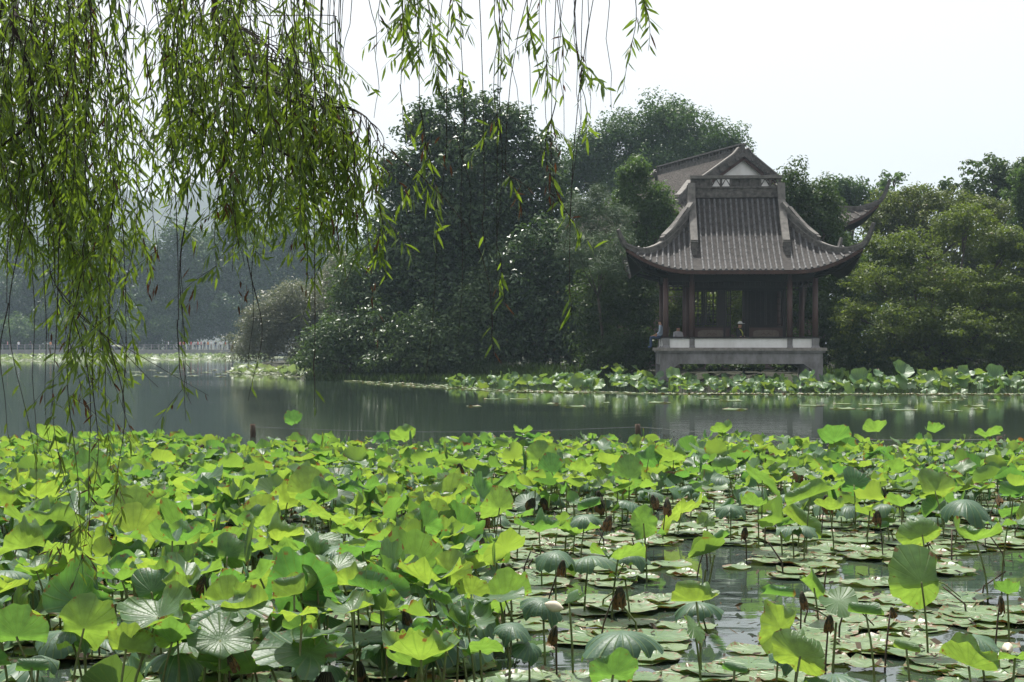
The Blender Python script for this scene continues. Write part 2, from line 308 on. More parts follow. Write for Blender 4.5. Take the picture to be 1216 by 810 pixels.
# ------------------------------------------------------------------ roofs (hip-and-gable with upturned corners)
def make_roof(parent, Xg, W, Dy, z0, z1, U, FL, tip, sp, ridge_h, gable_mat, X0=None, segs=14, sag=.42, tile_mat='tile'):
    roof = empty('roof', (0, 0, 0), parent)
    if X0 is None: X0 = W - 2.6
    def prof(t): return z1 - (z1 - z0) * ((1 + sag) * t - sag * t * t)
    def surf(X, Y, face):
        ax, ay = abs(X), abs(Y)
        if face == 0: t = ay / Dy; c = (ax - X0) / (W - X0)
        else: t = (Dy - (W - ax)) / Dy; c = (ay - (Dy - (W - X0))) / (W - X0)
        c = min(max(c, 0), 1); t = min(max(t, 0), 1)
        g_ = c * c * t ** 3
        z = prof(t) + U * c ** 2.3 * max(0, (t - .25) / .75) ** 1.3
        return Vector((X + math.copysign(FL * g_, X), Y + math.copysign(FL * g_, Y), z))
    def ystart(X):
        return 0.0 if abs(X) <= Xg else Dy - (W - abs(X))
    # beds
    for sgn in (-1, 1):
        N = 72; V = []; Fc = []
        for i in range(N + 1):
            X = -W + 2 * W * i / N
            for j in range(segs + 1):
                Y = ystart(X) + (Dy - ystart(X)) * j / segs
                V.append(surf(X, sgn * Y, 0))
        for i in range(N):
            for j in range(segs):
                a = i * (segs + 1) + j; f = (a, a + segs + 1, a + segs + 2, a + 1); Fc.append(f if sgn > 0 else f[::-1])
        n0 = len(V); V2 = V + [v - Vector((0, 0, .14)) for v in V]; F2 = Fc + [tuple(k + n0 for k in f[::-1]) for f in Fc]
        mb = MB(); mb.add(V, Fc, 0); mb.add([v - Vector((0, 0, .16)) for v in V], [f[::-1] for f in Fc], 1)
        o = mb.build('pan_tile_slope', [M['tile_bed'], M['wood_dark']], roof, True)
        # eave board
        e = [surf(-W + 2 * W * i / N, sgn * Dy, 0) for i in range(N + 1)]
        mb = MB(); k = len(e); mb.add([v + Vector((0, sgn * .012, -.02)) for v in e] + [v + Vector((0, sgn * .012, -.17)) for v in e], [(i, i + 1, i + k + 1, i + k) for i in range(k - 1)])
        mb.build('eave_board', M['bargeboard'], roof)
    for sgn in (-1, 1):
        N = 36; V = []; Fc = []
        for i in range(N + 1):
            Y = -Dy + 2 * Dy * i / N
            xst = min(max(W - (Dy - abs(Y)), Xg - .1), W) if (Dy - abs(Y)) > 0 else W
            xst = max(W - (Dy - abs(Y)), Xg - .1)
            for j in range(segs + 1):
                X = xst + (W - xst) * j / segs
                V.append(surf(sgn * X, Y, 1))
        for i in range(N):
            for j in range(segs):
                a = i * (segs + 1) + j; f = (a, a + segs + 1, a + segs + 2, a + 1); Fc.append(f if sgn < 0 else f[::-1])
        mb = MB(); mb.add(V, Fc, 0); mb.add([v - Vector((0, 0, .16)) for v in V], [f[::-1] for f in Fc], 1)
        mb.build('pan_tile_slope', [M['tile_bed'], M['wood_dark']], roof, True)
        e = [surf(sgn * W, -Dy + 2 * Dy * i / N, 1) for i in range(N + 1)]; k = len(e)
        mb = MB(); mb.add([v + Vector((sgn * .012, 0, -.02)) for v in e] + [v + Vector((sgn * .012, 0, -.17)) for v in e], [(i, i + 1, i + k + 1, i + k) for i in range(k - 1)])
        mb.build('eave_board', M['bargeboard'], roof)
    # tile rows: half tubes with a stepped profile and a round end disc at the eave
    def tile_row(path, r=.048):
        mb = MB(); V = []; Fc = []; n = 5
        # resample into tiles of about 0.2 m with a step at each lap
        pts = [Vector(p) for p in path]
        L = [0]
        for a, b_ in zip(pts, pts[1:]): L.append(L[-1] + (b_ - a).length)
        if L[-1] < .12: return
        nt_ = max(1, int(L[-1] / .27)); rings = []
        for i in range(nt_ + 1):
            for q, rr in ((0, .9), (.94, 1.08)):
                s_ = (i + q) / (nt_ + 1) * L[-1]; k = 0
                while k < len(L) - 2 and L[k + 1] < s_: k += 1
                f = (s_ - L[k]) / max(1e-6, L[k + 1] - L[k]); rings.append((pts[k].lerp(pts[k + 1], min(f, 1)), (pts[k + 1] - pts[k]).normalized(), rr * r * random.uniform(.93, 1.07)))
        for p, t, rr in rings:
            side = t.cross(Vector((0, 0, 1))).normalized(); up = side.cross(t)
            for j in range(n):
                th = math.pi * j / (n - 1); V.append(p + side * math.cos(th) * rr + up * (math.sin(th) * rr * 1.25 - .005))
        m_ = len(rings)
        for i in range(m_ - 1):
            for j in range(n - 1):
                a = i * n + j; Fc.append((a, a + 1, a + n + 1, a + n))
        mb.add(V, Fc)
        p, t, rr = rings[-1]; side = t.cross(Vector((0, 0, 1))).normalized(); b0 = [p + t * .012 + side * math.cos(2 * math.pi * j / 8) * rr * 1.12 + Vector((0, 0, math.sin(2 * math.pi * j / 8) * rr * 1.12 + .01)) for j in range(8)]
        mb.add(b0 + [v - t * .03 for v in b0], [tuple(range(8)), ] + [(j, (j + 1) % 8, (j + 1) % 8 + 8, j + 8) for j in range(8)])
        mb.build('tile_row', M[tile_mat], roof, False)
    nr_ = int(W / sp)
    for sgn in (-1, 1):
        for i in range(-nr_, nr_ + 1):
            X = i * sp
            if abs(abs(X) - Xg) < .06: continue
            y0 = ystart(X); y0 = y0 + .12 if abs(X) <= Xg else y0 + .05
            if Dy - y0 < .1: continue
            tile_row([surf(X, sgn * (y0 + (Dy - y0) * j / segs), 0) + Vector((0, 0, .01)) for j in range(segs + 1)])
        nr2 = int(Dy / sp)
        for i in range(-nr2, nr2 + 1):
            Y = i * sp; x0 = max(W - (Dy - abs(Y)), Xg + .05) + .05
            if W - x0 < .1: continue
            tile_row([surf(sgn * (x0 + (W - x0) * j / segs), Y, 1) + Vector((0, 0, .01)) for j in range(segs + 1)])
    # main ridge: base courses, pierced band, coping
    zr = z1 - .10
    mr = MB().box(-Xg - .05, Xg + .05, -.17, .17, zr, zr + ridge_h * .42).build('main_ridge', M['ridge'], roof)
    MB().box(-Xg - .08, Xg + .08, -.21, .21, zr + ridge_h * .42, zr + ridge_h * .50).build('ridge_course', M['ridge'], roof)
    MB().box(-Xg - .08, Xg + .08, -.19, .19, zr + ridge_h * .86, zr + ridge_h).build('ridge_coping', M['coping'], roof)
    npan = max(4, int(Xg * 2 / .42)); zc0, zc1 = zr + ridge_h * .50, zr + ridge_h * .86
    for i in range(npan + 1):
        X = -Xg + 2 * Xg * i / npan
        MB().box(X - .045, X + .045, -.13, .13, zc0, zc1).build('ridge_baluster', M['ridge'], roof)
    for i in range(npan):
        X = -Xg + 2 * Xg * (i + .5) / npan
        if i % 5 in (0, 1, 4):                       # closed brick infill; the others stay pierced
            MB().box(X - 1.0 * Xg / npan, X + Xg / npan, -.06, .06, zc0, zc1).build('ridge_infill', M['ridge'], roof)
        else:
            MB().tube([(X - Xg / npan, 0, zc0), (X, 0, zc1), (X + Xg / npan, 0, zc0)], .03, 5).build('ridge_lattice', M['ridge'], roof)
    # gable ridges down the slopes
    tend = .60
    for sx in (-1, 1):
        for sy in (-1, 1):
            X = sx * (Xg + .02)
            pts = [surf(X, sy * Dy * t, 0) for t in np.linspace(0.0, tend, 10)]
            pts[0].z = max(pts[0].z, zr + ridge_h - .42); pts[0].y = sy * .05
            MB().strip(pts, [(-.13, -.05), (.13, -.05), (.13, .24), (-.13, .24)]).build('gable_ridge', M['ridge'], roof)
            MB().strip([p + Vector((0, 0, .0)) for p in pts], [(-.17, .24), (.17, .24), (.15, .32), (-.15, .32)]).build('gable_ridge_coping', M['coping'], roof)
            e = surf(X, sy * Dy * (tend + .02), 0)
            ob = MB()
            for k, (wd, zz) in enumerate(((.16, .0), (.12, .10), (.16, .2), (.12, .3), (.15, .38))):
                ob.box(X - wd, X + wd, e.y - .12, e.y + .12, e.z + zz - .1, e.z + zz)
            ob.box(X - .1, X + .1, e.y + sy * .10, e.y + sy * .34, e.z - .42, e.z - .12)
            ob.build('ridge_end_ornament', M['ridge'], roof)
            # stepped courses at the gable edge
            for k in range(5):
                p = surf(X, sy * Dy * (.08 + .075 * k), 0)
                MB().box(X + sx * .13, X + sx * .30, p.y - .1, p.y + .1, p.z - .10, p.z + .0).build('gable_course', M['ridge'], roof)
            # hip ridge to the upturned corner
            eh = W - Xg; hp = []
            for s_ in np.linspace(0.02, 1, 16):
                e_ = eh * (1 - s_); hp.append(surf(sx * (W - e_), sy * (Dy - e_), 0))
            dv = (hp[-1] - hp[-2]); dv.z = 0; dv.normalize()
            tl = tip[(sx, sy)]
            for q in np.linspace(.2, 1, 6):
                hp.append(hp[15] + dv * (.55 * q) * (.5 + .5 * tl) + Vector((0, 0, tl * (.25 * q + .75 * q * q))))
            n = len(hp); pr = []
            for i in range(n):
                f = i / (n - 1); hw = .11 * (1 - .55 * max(0, (f - .6) / .4)); hh = .20 - .12 * max(0, (f - .65) / .35)
                pr.append([(-hw, -.06), (hw, -.06), (hw, hh), (-hw, hh)])
            MB().strip(hp, pr).build('hip_ridge', M['ridge'], roof)
            k1 = 8
            pr = [[(-.12, .2), (.12, .2), (.12, .55 - .2 * i / k1), (-.12, .55 - .2 * i / k1)] for i in range(k1)]
            MB().strip([p.copy() for p in hp[:k1]], pr).build('hip_ridge_upper', M['ridge'], roof)
            MB().strip([hp[i] + Vector((0, 0, .55 - .2 * i / k1)) for i in range(k1)], [(-.16, 0), (.16, 0), (.15, .09), (-.15, .09)]).build('hip_ridge_coping', M['coping'], roof)
            MB().strip([p + Vector((0, 0, .19 - .10 * max(0, (i / 15. - .65) / .35))) for i, p in enumerate(hp[:17])], [(-.12, 0), (.12, 0), (.11, .05), (-.11, .05)]).build('hip_ridge_cap', M['coping'], roof)
    # gable walls
    for sx in (-1, 1):
        zb = surf(sx * Xg, 0, 1).z - .1
        tt = np.linspace(0, 1, 12); pts = [(0, prof(0) - .02)]
        left = [(-Dy * t, prof(t) - .10) for t in tt if prof(t) - .1 > zb]; right = [(Dy * t, prof(t) - .10) for t in tt if prof(t) - .1 > zb]
        poly = [(left[-1][0], zb)] + left[::-1] + right[1:] + [(right[-1][0], zb)]
        X = sx * (Xg - .12)
        V = [(X, y, z) for y, z in poly] + [(X - sx * .12, y, z) for y, z in poly]; n = len(poly)
        mb = MB(); mb.add(V, [tuple(range(n)) if sx > 0 else tuple(range(n - 1, -1, -1)), tuple(range(2 * n - 1, n - 1, -1)) if sx > 0 else tuple(range(n, 2 * n))])
        mb.build('gable_wall', gable_mat, roof)
        for sy in (-1, 1):                           # barge board under the gable edge
            br = [Vector((sx * (Xg + .10), sy * Dy * t, prof(t) - .04)) for t in tt if prof(t) > zb]
            MB().strip(br, [(-.03, -.30), (.03, -.30), (.03, 0), (-.03, 0)]).build('bargeboard', M['bargeboard'], roof)
            br = [Vector((sx * (Xg + .13), sy * Dy * t, prof(t) - .03)) for t in tt if prof(t) > zb]
            MB().strip(br, [(-.06, -.14), (.06, -.14), (.06, .06), (-.06, .06)]).build('verge_tiles', M['ridge'], roof)
    return roof, surf

# ------------------------------------------------------------------ waterside pavilion
PVX, PVY = 271 / F * 64.7, 64.7
pav = empty('pavilion', (PVX, PVY, 0), None, R(-3)); tag(pav, 'grey tiled lakeside pavilion with upturned eaves on a stone platform', 'pavilion')
D = 4.0; cxs = (-3.17, -2.05, 2.09, 3.17)
proof = empty('roof_mount', (0, D / 2, 0), pav)
rf, psurf = make_roof(pav, 1.93, 4.62, 3.35, 4.98, 8.42, .95, .28, {(-1, -1): .72, (1, -1): .95, (-1, 1): .8, (1, 1): .9}, .235, .98, M['white'], segs=16)
bpy.data.objects.remove(proof)
rf.location = (0, D / 2, 0)
plat = empty('platform', (0, 0, 0), pav)
# deck with moulded edge
MB().box(-3.56, 3.62, -.40, D + .18, 1.60, 1.73).build('deck_edge', M['stone_light'], plat)
MB().box(-3.50, 3.56, -.34, D + .15, 1.52, 1.60).build('deck_moulding', M['stone'], plat)
for y0, y1 in ((-.26, .1), (D - .25, D + .11)):
    bb = 1.04
    poly = [(-3.42, bb - .9), (-2.95, bb - .9), (-2.95, bb - .25), (-2.60, bb), (2.64, bb), (2.99, bb - .25), (2.99, bb - .9), (3.46, bb - .9), (3.46, 1.52), (-3.42, 1.52)]
    MB().prism([(-2.95, bb - .001), (-2.60, bb - .001), (-2.95, bb - .25)], y0 + .02, y1 - .02).build('bracket', M['stone'], plat)
    MB().prism([(2.64, bb - .001), (2.99, bb - .001), (2.99, bb - .25)], y0 + .02, y1 - .02).build('bracket', M['stone'], plat)
    MB().box(-3.42, 3.46, y0, y1, bb, 1.52).build('beam', M['stone'], plat)
    for a, b_ in ((-3.42, -2.95), (2.99, 3.46)):
        MB().box(a, b_, y0 + .003, y1 - .003, -.8, bb).build('pier', M['stone'], plat)
for a, b_ in ((-3.40, -3.05), (3.09, 3.44)):
    MB().box(a, b_, .1, D - .25, 1.0, 1.52).build('beam', M['stone'], plat)
# parapet: white panels between little stone posts, dark seat rail
pp = empty('parapet', (0, 0, 0), pav)
def para_post(x, y, wd=.14):
    MB().add([(x - wd, y - wd, 1.73), (x + wd, y - wd, 1.73), (x + wd, y + wd, 1.73), (x - wd, y + wd, 1.73),
              (x - wd * .7, y - wd * .7, 1.83), (x + wd * .7, y - wd * .7, 1.83), (x + wd * .7, y + wd * .7, 1.83), (x - wd * .7, y + wd * .7, 1.83),
              (x - wd * .85, y - wd * .85, 2.13), (x + wd * .85, y - wd * .85, 2.13), (x + wd * .85, y + wd * .85, 2.13), (x - wd * .85, y + wd * .85, 2.13)],
             [(0, 1, 5, 4), (1, 2, 6, 5), (2, 3, 7, 6), (3, 0, 4, 7), (4, 5, 9, 8), (5, 6, 10, 9), (6, 7, 11, 10), (7, 4, 8, 11), (8, 9, 10, 11)]).build('parapet_post', M['stone'], pp)
for x in cxs: para_post(x, -.06, .19 if abs(x) > 3 else .13)
for y in (D * .5, D): para_post(-3.2, y); para_post(3.2, y)
ed = [(cxs[0] + .16, cxs[1] - .11), (cxs[1] + .11, cxs[2] - .11), (cxs[2] + .11, cxs[3] - .16)]
for a, b_ in ed: MB().box(a, b_, -.12, 0, 1.732, 2.12).build('parapet_panel', M['white'], pp)
for s in (-1, 1):
    for a, b_ in ((.15, D * .5 - .12), (D * .5 + .12, D - .12)): MB().box(s * 3.2 - .06, s * 3.2 + .06, a, b_, 1.732, 2.12).build('parapet_panel', M['white'], pp)
MB().box(-3.36, 3.40, -.20, .14, 2.135, 2.20).build('seat_rail', M['wood_dark'], pp)
for s in (-1, 1): MB().box(s * 3.2 - .17, s * 3.2 + .17, .143, D + .1, 2.135, 2.198).build('seat_rail', M['wood_dark'], pp)
# columns
def column(x, y, z0=1.735, z1=4.9, r=.125):
    MB().tube([(x, y, z0), (x, y, z1)], [r, r * .93], 14).build('column', M['wood_red'], pav, True)
for x in cxs: column(x, -.03, 2.2)
for x in (cxs[0] + .02, cxs[3] - .02): column(x, D); 
for x in (-2.1, 2.1): column(x, D * .55, r=.12); column(x, D, r=.12)
# frieze beams, brackets and dark ceiling
for y in (-.03, D):
    MB().box(-3.3, 3.3, y - .07, y + .07, 4.55, 4.85).build('frieze_beam', M['wood_dark'], pav)
    MB().box(-3.6, 3.6, y - .10, y + .10, 4.853, 5.05).build('eave_purlin', M['wood_dark'], pav)
    for i in range(-14, 15):
        MB().box(i * .22 - .03, i * .22 + .03, y - .03, y + .03, 4.38, 4.548).build('frieze_baluster', M['wood_dark'], pav)
    MB().box(-3.05, 3.05, y - .04, y + .04, 4.32, 4.378).build('frieze_rail', M['wood_dark'], pav)
for x in (-3.17, 3.17):
    MB().box(x - .07, x + .07, .05, D - .08, 4.56, 4.86).build('frieze_beam', M['wood_dark'], pav)
MB().box(-3.5, 3.5, -.3, D + .3, 5.06, 5.12).build('ceiling', M['wood_dark'], pav)
for sx in (-1, 1):
    for sy in (0, 1):
        p = psurf(sx * 4.55, (1 if sy else -1) * 3.28, 0) + Vector((0, D / 2, -.25)); a = Vector((sx * 3.1, D * sy, 4.75))
        MB().tube([a, a.lerp(p, .6) - Vector((0, 0, .22)), p], [.12, .10, .06], 6).build('corner_rafter', M['wood_dark'], pav)
# under-eave rafters
for i in range(-19, 20):
    X = i * .225
    for sy in (-1, 1):
        MB().strip([psurf(X, sy * y, 0) + Vector((0, D / 2, -.25)) for y in (2.0, 2.6, 3.0, 3.28)], [(-.035, 0), (.035, 0), (.035, .07), (-.035, .07)]).build('rafter', M['wood_dark'], pav)
# lattice screens
def lattice(x0, x1, y, z0, z1, nx_, nz_, name='lattice_window', skew=0.0):
    wn = MB(); t = .05
    wn.box(x0, x0 + t, y - .03, y + .03, z0, z1); wn.box(x1 - t, x1, y - .03, y + .03, z0, z1)
    wn.box(x0 + t, x1 - t, y - .03, y + .03, z0, z0 + t); wn.box(x0 + t, x1 - t, y - .03, y + .03, z1 - t, z1)
    o = wn.build(name, M['wood_dark'], pav)
    for i in range(1, nx_):
        x = x0 + (x1 - x0) * i / nx_
        MB().box(x - .016, x + .016, y - .015, y + .015, z0 + t, z1 - t).build('mullion', M['wood_dark'], o)
    for i in range(1, nz_):
        z = z0 + (z1 - z0) * i / nz_
        MB().box(x0 + t, x1 - t, y - .013, y + .013, z - .016, z + .016).build('glazing_bar', M['wood_dark'], o)
    return o
YS = 1.1
def low_panel(x0, x1, y):
    o = MB().box(x0, x1, y - .04, y + .04, 1.74, 2.66).build('dado_panel', M['panel_red'], pav)
    MB().box(x0, x1, y - .06, y - .043, 2.60, 2.66).build('dado_rail', M['wood_dark'], o)
    xc, hw = (x0 + x1) / 2, (x1 - x0) / 2 - .16
    V = [(xc + hw * math.copysign(abs(math.cos(a)) ** .5, math.cos(a)), y - .05, 2.30 + .20 * math.copysign(abs(math.sin(a)) ** .5, math.sin(a))) for a in np.linspace(0, 2 * math.pi, 24, endpoint=False)]
    MB().add(V + [(v[0], y - .041, v[2]) for v in V], [tuple(range(24))] + [(i, (i + 1) % 24, (i + 1) % 24 + 24, i + 24) for i in range(24)]).build('medallion', M['panel_tan'], o)
    MB().tube([(xc - .22, y - .055, 2.28), (xc - .1, y - .055, 2.36), (xc, y - .055, 2.26), (xc + .1, y - .055, 2.36), (xc + .22, y - .055, 2.28)], .014, 5).build('carved_motif', M['panel_red'], o)
low_panel(-1.90, -.36, YS); low_panel(.50, 1.93, YS)
for a, b_ in ((-1.90, -1.39), (-1.38, -.87)): lattice(a, b_, YS, 2.72, 4.22, 3, 5)
MB().box(-.86, -.62, YS - .05, YS + .05, 2.67, 4.22).build('screen_post', M['wood_dark'], pav)
lattice(-.52, -.30, YS, 1.76, 4.22, 2, 7, 'door_leaf'); lattice(.30, .48, YS, 1.76, 4.22, 2, 7, 'door_leaf')
for a, b_ in ((.56, 1.22), (1.23, 1.90)): lattice(a, b_, YS, 2.72, 4.22, 3, 5)
MB().box(-1.96, 1.98, YS - .06, YS + .06, 4.223, 4.99).build('transom', M['wood_dark'], pav)
for x in (-1.98, 2.0): MB().box(x - .07, x + .07, YS - .07, YS + .07, 1.735, 4.99).build('screen_post', M['wood_dark'], pav)
for x in (-.58, .24): MB().box(x - .045, x + .045, YS - .062, YS + .062, 1.735, 4.222).build('door_post', M['wood_dark'], pav)
# rear screen: solid on the right, lattice on the left, doorway open
for a, b_ in ((-1.95, -1.3), (-1.29, -.65)): lattice(a, b_, D - .25, 2.5, 4.3, 3, 5)
MB().box(.55, 1.98, D - .29, D - .21, 1.735, 4.3).build('rear_wall_panel', M['wood_dark'], pav)
MB().box(-1.95, -.65, D - .29, D - .21, 1.735, 2.5).build('rear_wall_panel', M['wood_dark'], pav)
MB().box(-2.0, 2.0, D - .31, D - .19, 4.303, 5.0).build('transom', M['wood_dark'], pav)

# ------------------------------------------------------------------ hall behind: gable end towards the lake
A1 = P(882, 172, 84); A2 = P(783, 199, 94.5)
dvec = (A1 - A2); ang = math.atan2(dvec.y, dvec.x); half = Vector((dvec.x, dvec.y)).length / 2
hall = empty('temple_hall', ((A1.x + A2.x) / 2, (A1.y + A2.y) / 2, 0), None, ang)
tag(hall, 'larger tiled hall with white gable rising behind the pavilion among trees', 'hall')
zr = A1.z - .45
hr, hsurf = make_roof(hall, half, half + 3.0, 6.2, zr - 4.1, zr, 1.2, .35, {(-1, -1): 1.0, (1, -1): 1.2, (-1, 1): 1.2, (1, 1): 1.3}, .30, .62, M['white'], segs=12, X0=half + .5, sag=.08, tile_mat='tile_old')
MB().box(-half - 1.4, half + 1.4, -3.9, 3.9, .4, zr - 3.6).build('wall', M['wood_red'], hall)
for sx in (-1, 0, 1):
    for sy in (-1, 1):
        MB().tube([(sx * (half + 1.7), sy * 4.0, .4), (sx * (half + 1.7), sy * 4.0, zr - 4.3)], .18, 10).build('column', M['wood_red'], hall, True)
MB().box(half + 1.403, half + 1.46, -1.0, 1.0, .6, 3.4).build('door', M['wood_red'], hall)

# ------------------------------------------------------------------ trees and shrubs
def leaves_np(C, Rr, n, ll, lw, up=.35, fold=.25, droop=0.0, shell=.55, r=rng):
    """n leaf quads spread through clumps C (k,3) radii Rr (k,3)"""
    area = (Rr[:, 0] * Rr[:, 2]) ** 1.0; pr = area / area.sum()
    ci = r.choice(len(C), n, p=pr)
    dv = r.normal(size=(n, 3)); dv /= np.linalg.norm(dv, axis=1)[:, None]
    rad = shell + (1 - shell) * r.random(n) ** .6
    rad = rad * (1 + .18 * r.normal(size=n))
    pos = C[ci] + dv * Rr[ci] * rad[:, None]
    nrm = dv * .8 + np.array([0, 0, up]) + r.normal(size=(n, 3)) * .45; nrm /= np.linalg.norm(nrm, axis=1)[:, None]
    ax = dv * .8 + r.normal(size=(n, 3)) * .7 + np.array([0, 0, -droop]); ax -= nrm * (ax * nrm).sum(1)[:, None]; ax /= np.linalg.norm(ax, axis=1)[:, None] + 1e-9
    sd_ = np.cross(nrm, ax); s = (.6 + .7 * r.random(n))[:, None]
    b = pos - ax * ll * .5 * s; t = pos + ax * ll * .5 * s - nrm * ll * .12 * s
    l = pos + sd_ * lw * .5 * s + nrm * lw * fold * s; q = pos - sd_ * lw * .5 * s + nrm * lw * fold * s
    V = np.stack([b, q, t, l], 1).reshape(-1, 3); Fq = np.arange(4 * n).reshape(n, 4)
    clump_tone = r.random(len(C))
    rn = np.clip(.62 * clump_tone[ci] + .38 * r.random(n), 0, 1)
    return V, Fq, rn

def tree(name, label, cat, base, d, lobes, mname, ll, lw, dens=26, sub=9, subr=.33, flat=.8, trunk_r=.22, group=None, up=.35, droop=0, bark='bark', depth=.85, shell=.45, cover=1.0, sep=.75):
    """lobes: (px, py, rx_px, ry_px[, dd]); base px of the trunk on the ground at distance d"""
    bx = (base - CX) / F * d; gz = float(ground_h(np.array([bx]), np.array([d]))[0])
    root = empty(name, (bx, d, gz)); tag(root, label, cat, group)
    Cs, Rs = [], []; tops = []; mass = 0
    for lb in lobes:
        dd = lb[4] if len(lb) > 4 else 0.0
        p = P(lb[0], lb[1], d + dd); rx, rz = lb[2] / F * (d + dd), lb[3] / F * (d + dd); ry = rx * depth
        tops.append(p); L3 = np.array([rx, ry, rz]); mass += rx * rz
        k = max(8, int(sub * (rx * rz) ** .62 * 2.4))
        for i in range(k):
            v = rng.normal(size=3); v /= np.linalg.norm(v)
            if v[2] < -.45 and rng.random() < .5: v[2] *= -1
            q = np.array(p) + v * L3 * (sep + .18 * rng.normal())
            rr = subr * min(rx, rz, 2.2) * (.55 + .95 * rng.random() ** 1.5)
            Cs.append(q); Rs.append([rr, rr, rr * flat])
        for i in range(max(2, k // 4)):
            v = rng.normal(size=3) * .35; Cs.append(np.array(p) + v * L3); rr = .5 * min(rx, rz); Rs.append([rr, rr, rr])
    Cs, Rs = np.array(Cs), np.array(Rs)
    Cs[:, 2] = np.maximum(Cs[:, 2], gz + .25)
    n = int(mass * dens * cover / (ll * lw) * 1.25)
    n = min(n, 150000)
    V, Fq, rn = leaves_np(Cs, Rs, n, ll, lw, up, droop=droop, shell=shell)
    V[:, 2] = np.maximum(V[:, 2], max(gz, .02) + .02)
    o = new_obj('crown', np_mesh('crown', V - np.array([bx, d, gz]), Fq, M[mname], False, None, rn), root)
    # trunk and limbs
    ctr = sum(tops, Vector()) / len(tops); zmin = min(t.z for t in tops)
    fork = Vector((bx * .6 + ctr.x * .4, d * .6 + ctr.y * .4, gz + max(.5, (zmin - gz) * .75)))
    o0 = Vector((bx, d, gz)); mid = o0.lerp(fork, .5) + Vector((rng.normal() * .15, rng.normal() * .15, 0))
    MB().tube([o0 - Vector((0, 0, .3)) - o0, mid - o0, fork - o0], [trunk_r * 1.25, trunk_r, trunk_r * .85], 9).build('trunk', M[bark], root, True)
    for tpt in tops:
        m1 = fork.lerp(tpt, .5) + Vector((rng.normal() * .3, rng.normal() * .3, .25))
        lm = MB().tube([fork - o0, m1 - o0, tpt - o0], [trunk_r * .5, trunk_r * .3, trunk_r * .12], 6)
        near = np.argsort(np.linalg.norm(Cs - np.array(tpt), axis=1))[:5]
        for j in near:
            e = Vector(Cs[j]); mm = tpt.lerp(e, .5) + Vector((0, 0, .1)); st = fork.lerp(tpt, .8) + Vector((0, 0, .05))
            lm.tube([st - o0, mm - o0, e - o0], [trunk_r * .16, trunk_r * .1, trunk_r * .04], 4, False)
        lm.build('limb', M[bark], root, True)
    return root, Cs, Rs

def flowers(root, Cs, Rs, n, label_none=None):
    pass

T = []
T.append(tree('magnolia_tree', 'tall dark glossy magnolia with pointed crown rising above the other bank trees', 'tree', 555, 84,
     [(552, 126, 50, 28), (508, 142, 28, 26), (604, 148, 30, 28), (642, 188, 28, 30), (470, 205, 28, 30), (516, 172, 44, 40), (596, 168, 40, 40), (556, 205, 80, 50), (552, 255, 70, 45), (486, 228, 40, 40), (632, 218, 42, 45), (505, 290, 75, 60), (590, 290, 80, 60), (655, 265, 35, 45), (450, 300, 35, 50), (540, 370, 110, 70), (462, 370, 50, 50)],
     'magnolia', .32, .135, 26, sub=11, subr=.30, flat=.75, trunk_r=.3, up=.5))
T.append(tree('glossy_shrub', 'low glossy evergreen shrub spilling to the water where the wooded bank ends', 'shrub', 420, 80.5,
     [(428, 345, 36, 42, 2), (398, 410, 36, 36), (446, 405, 40, 42), (372, 432, 22, 18, -.5)], 'glossy', .24, .11, 26, sub=12, trunk_r=.12, up=.5))
T.append(tree('glossy_shrub', 'broad pale-glinting evergreen shrub below the tall magnolia\'s trunk', 'shrub', 510, 78.5,
     [(500, 410, 50, 38), (545, 415, 48, 34), (575, 375, 45, 45, 1), (470, 430, 40, 20)], 'glossy', .24, .11, 26, sub=12, trunk_r=.12, up=.5))
T.append(tree('young_magnolia', 'pale-glinting young magnolia between the tall magnolia and the pine', 'tree', 640, 79.5,
     [(644, 296, 36, 34), (612, 330, 45, 42), (668, 335, 42, 42), (640, 390, 60, 50), (690, 400, 40, 45), (590, 395, 40, 45), (672, 290, 26, 30)], 'magnolia', .28, .12, 26, sub=11, trunk_r=.16, up=.5))
T.append(tree('pine_tree', 'soft grey-green pine leaning beside the pavilion roof', 'tree', 708, 73.5,
     [(700, 262, 32, 34), (726, 290, 34, 22, -4), (690, 300, 32, 24, -2), (735, 262, 22, 20, -1), (712, 232, 18, 16), (722, 318, 28, 20, -5)], 'pine', .30, .024, 16, sub=16, subr=.42, flat=.6, trunk_r=.07, up=.7, shell=.1))
T.append(tree('leafy_tree', 'small fresh green tree between the pine and the hall roof', 'tree', 762, 77,
     [(752, 212, 24, 24), (772, 240, 26, 28), (745, 245, 26, 24), (768, 272, 34, 24), (790, 262, 14, 20), (752, 300, 34, 24)], 'fresh', .17, .09, 26, sub=12, trunk_r=.14, up=.5))
T.append(tree('camphor_tree', 'large hazy broad-crowned tree towering behind the hall roof', 'tree', 790, 125,
     [(795, 148, 48, 36), (845, 172, 44, 30), (745, 165, 40, 34), (706, 190, 34, 34), (800, 190, 70, 34), (875, 182, 22, 22), (752, 215, 60, 34), (688, 212, 30, 40), (664, 228, 26, 40)], 'camphor', .26, .15, 24, sub=11, subr=.30, trunk_r=.45, up=.45))
T.append(tree('dark_tree', 'round dark evergreen tree between the pavilion roof and the hall\'s upturned eave', 'tree', 958, 75,
     [(940, 228, 26, 26), (968, 250, 30, 36), (930, 250, 24, 26), (985, 280, 24, 36), (950, 285, 34, 30)], 'darkleaf', .17, .085, 26, sub=12, trunk_r=.18, up=.45))
T.append(tree('hazy_tree', 'rounded hazy green tree beyond the upturned hall eave', 'tree', 1012, 105,
     [(1008, 226, 28, 19), (985, 240, 30, 26), (1030, 245, 25, 22)], 'camphor', .22, .12, 24, sub=10, trunk_r=.25))
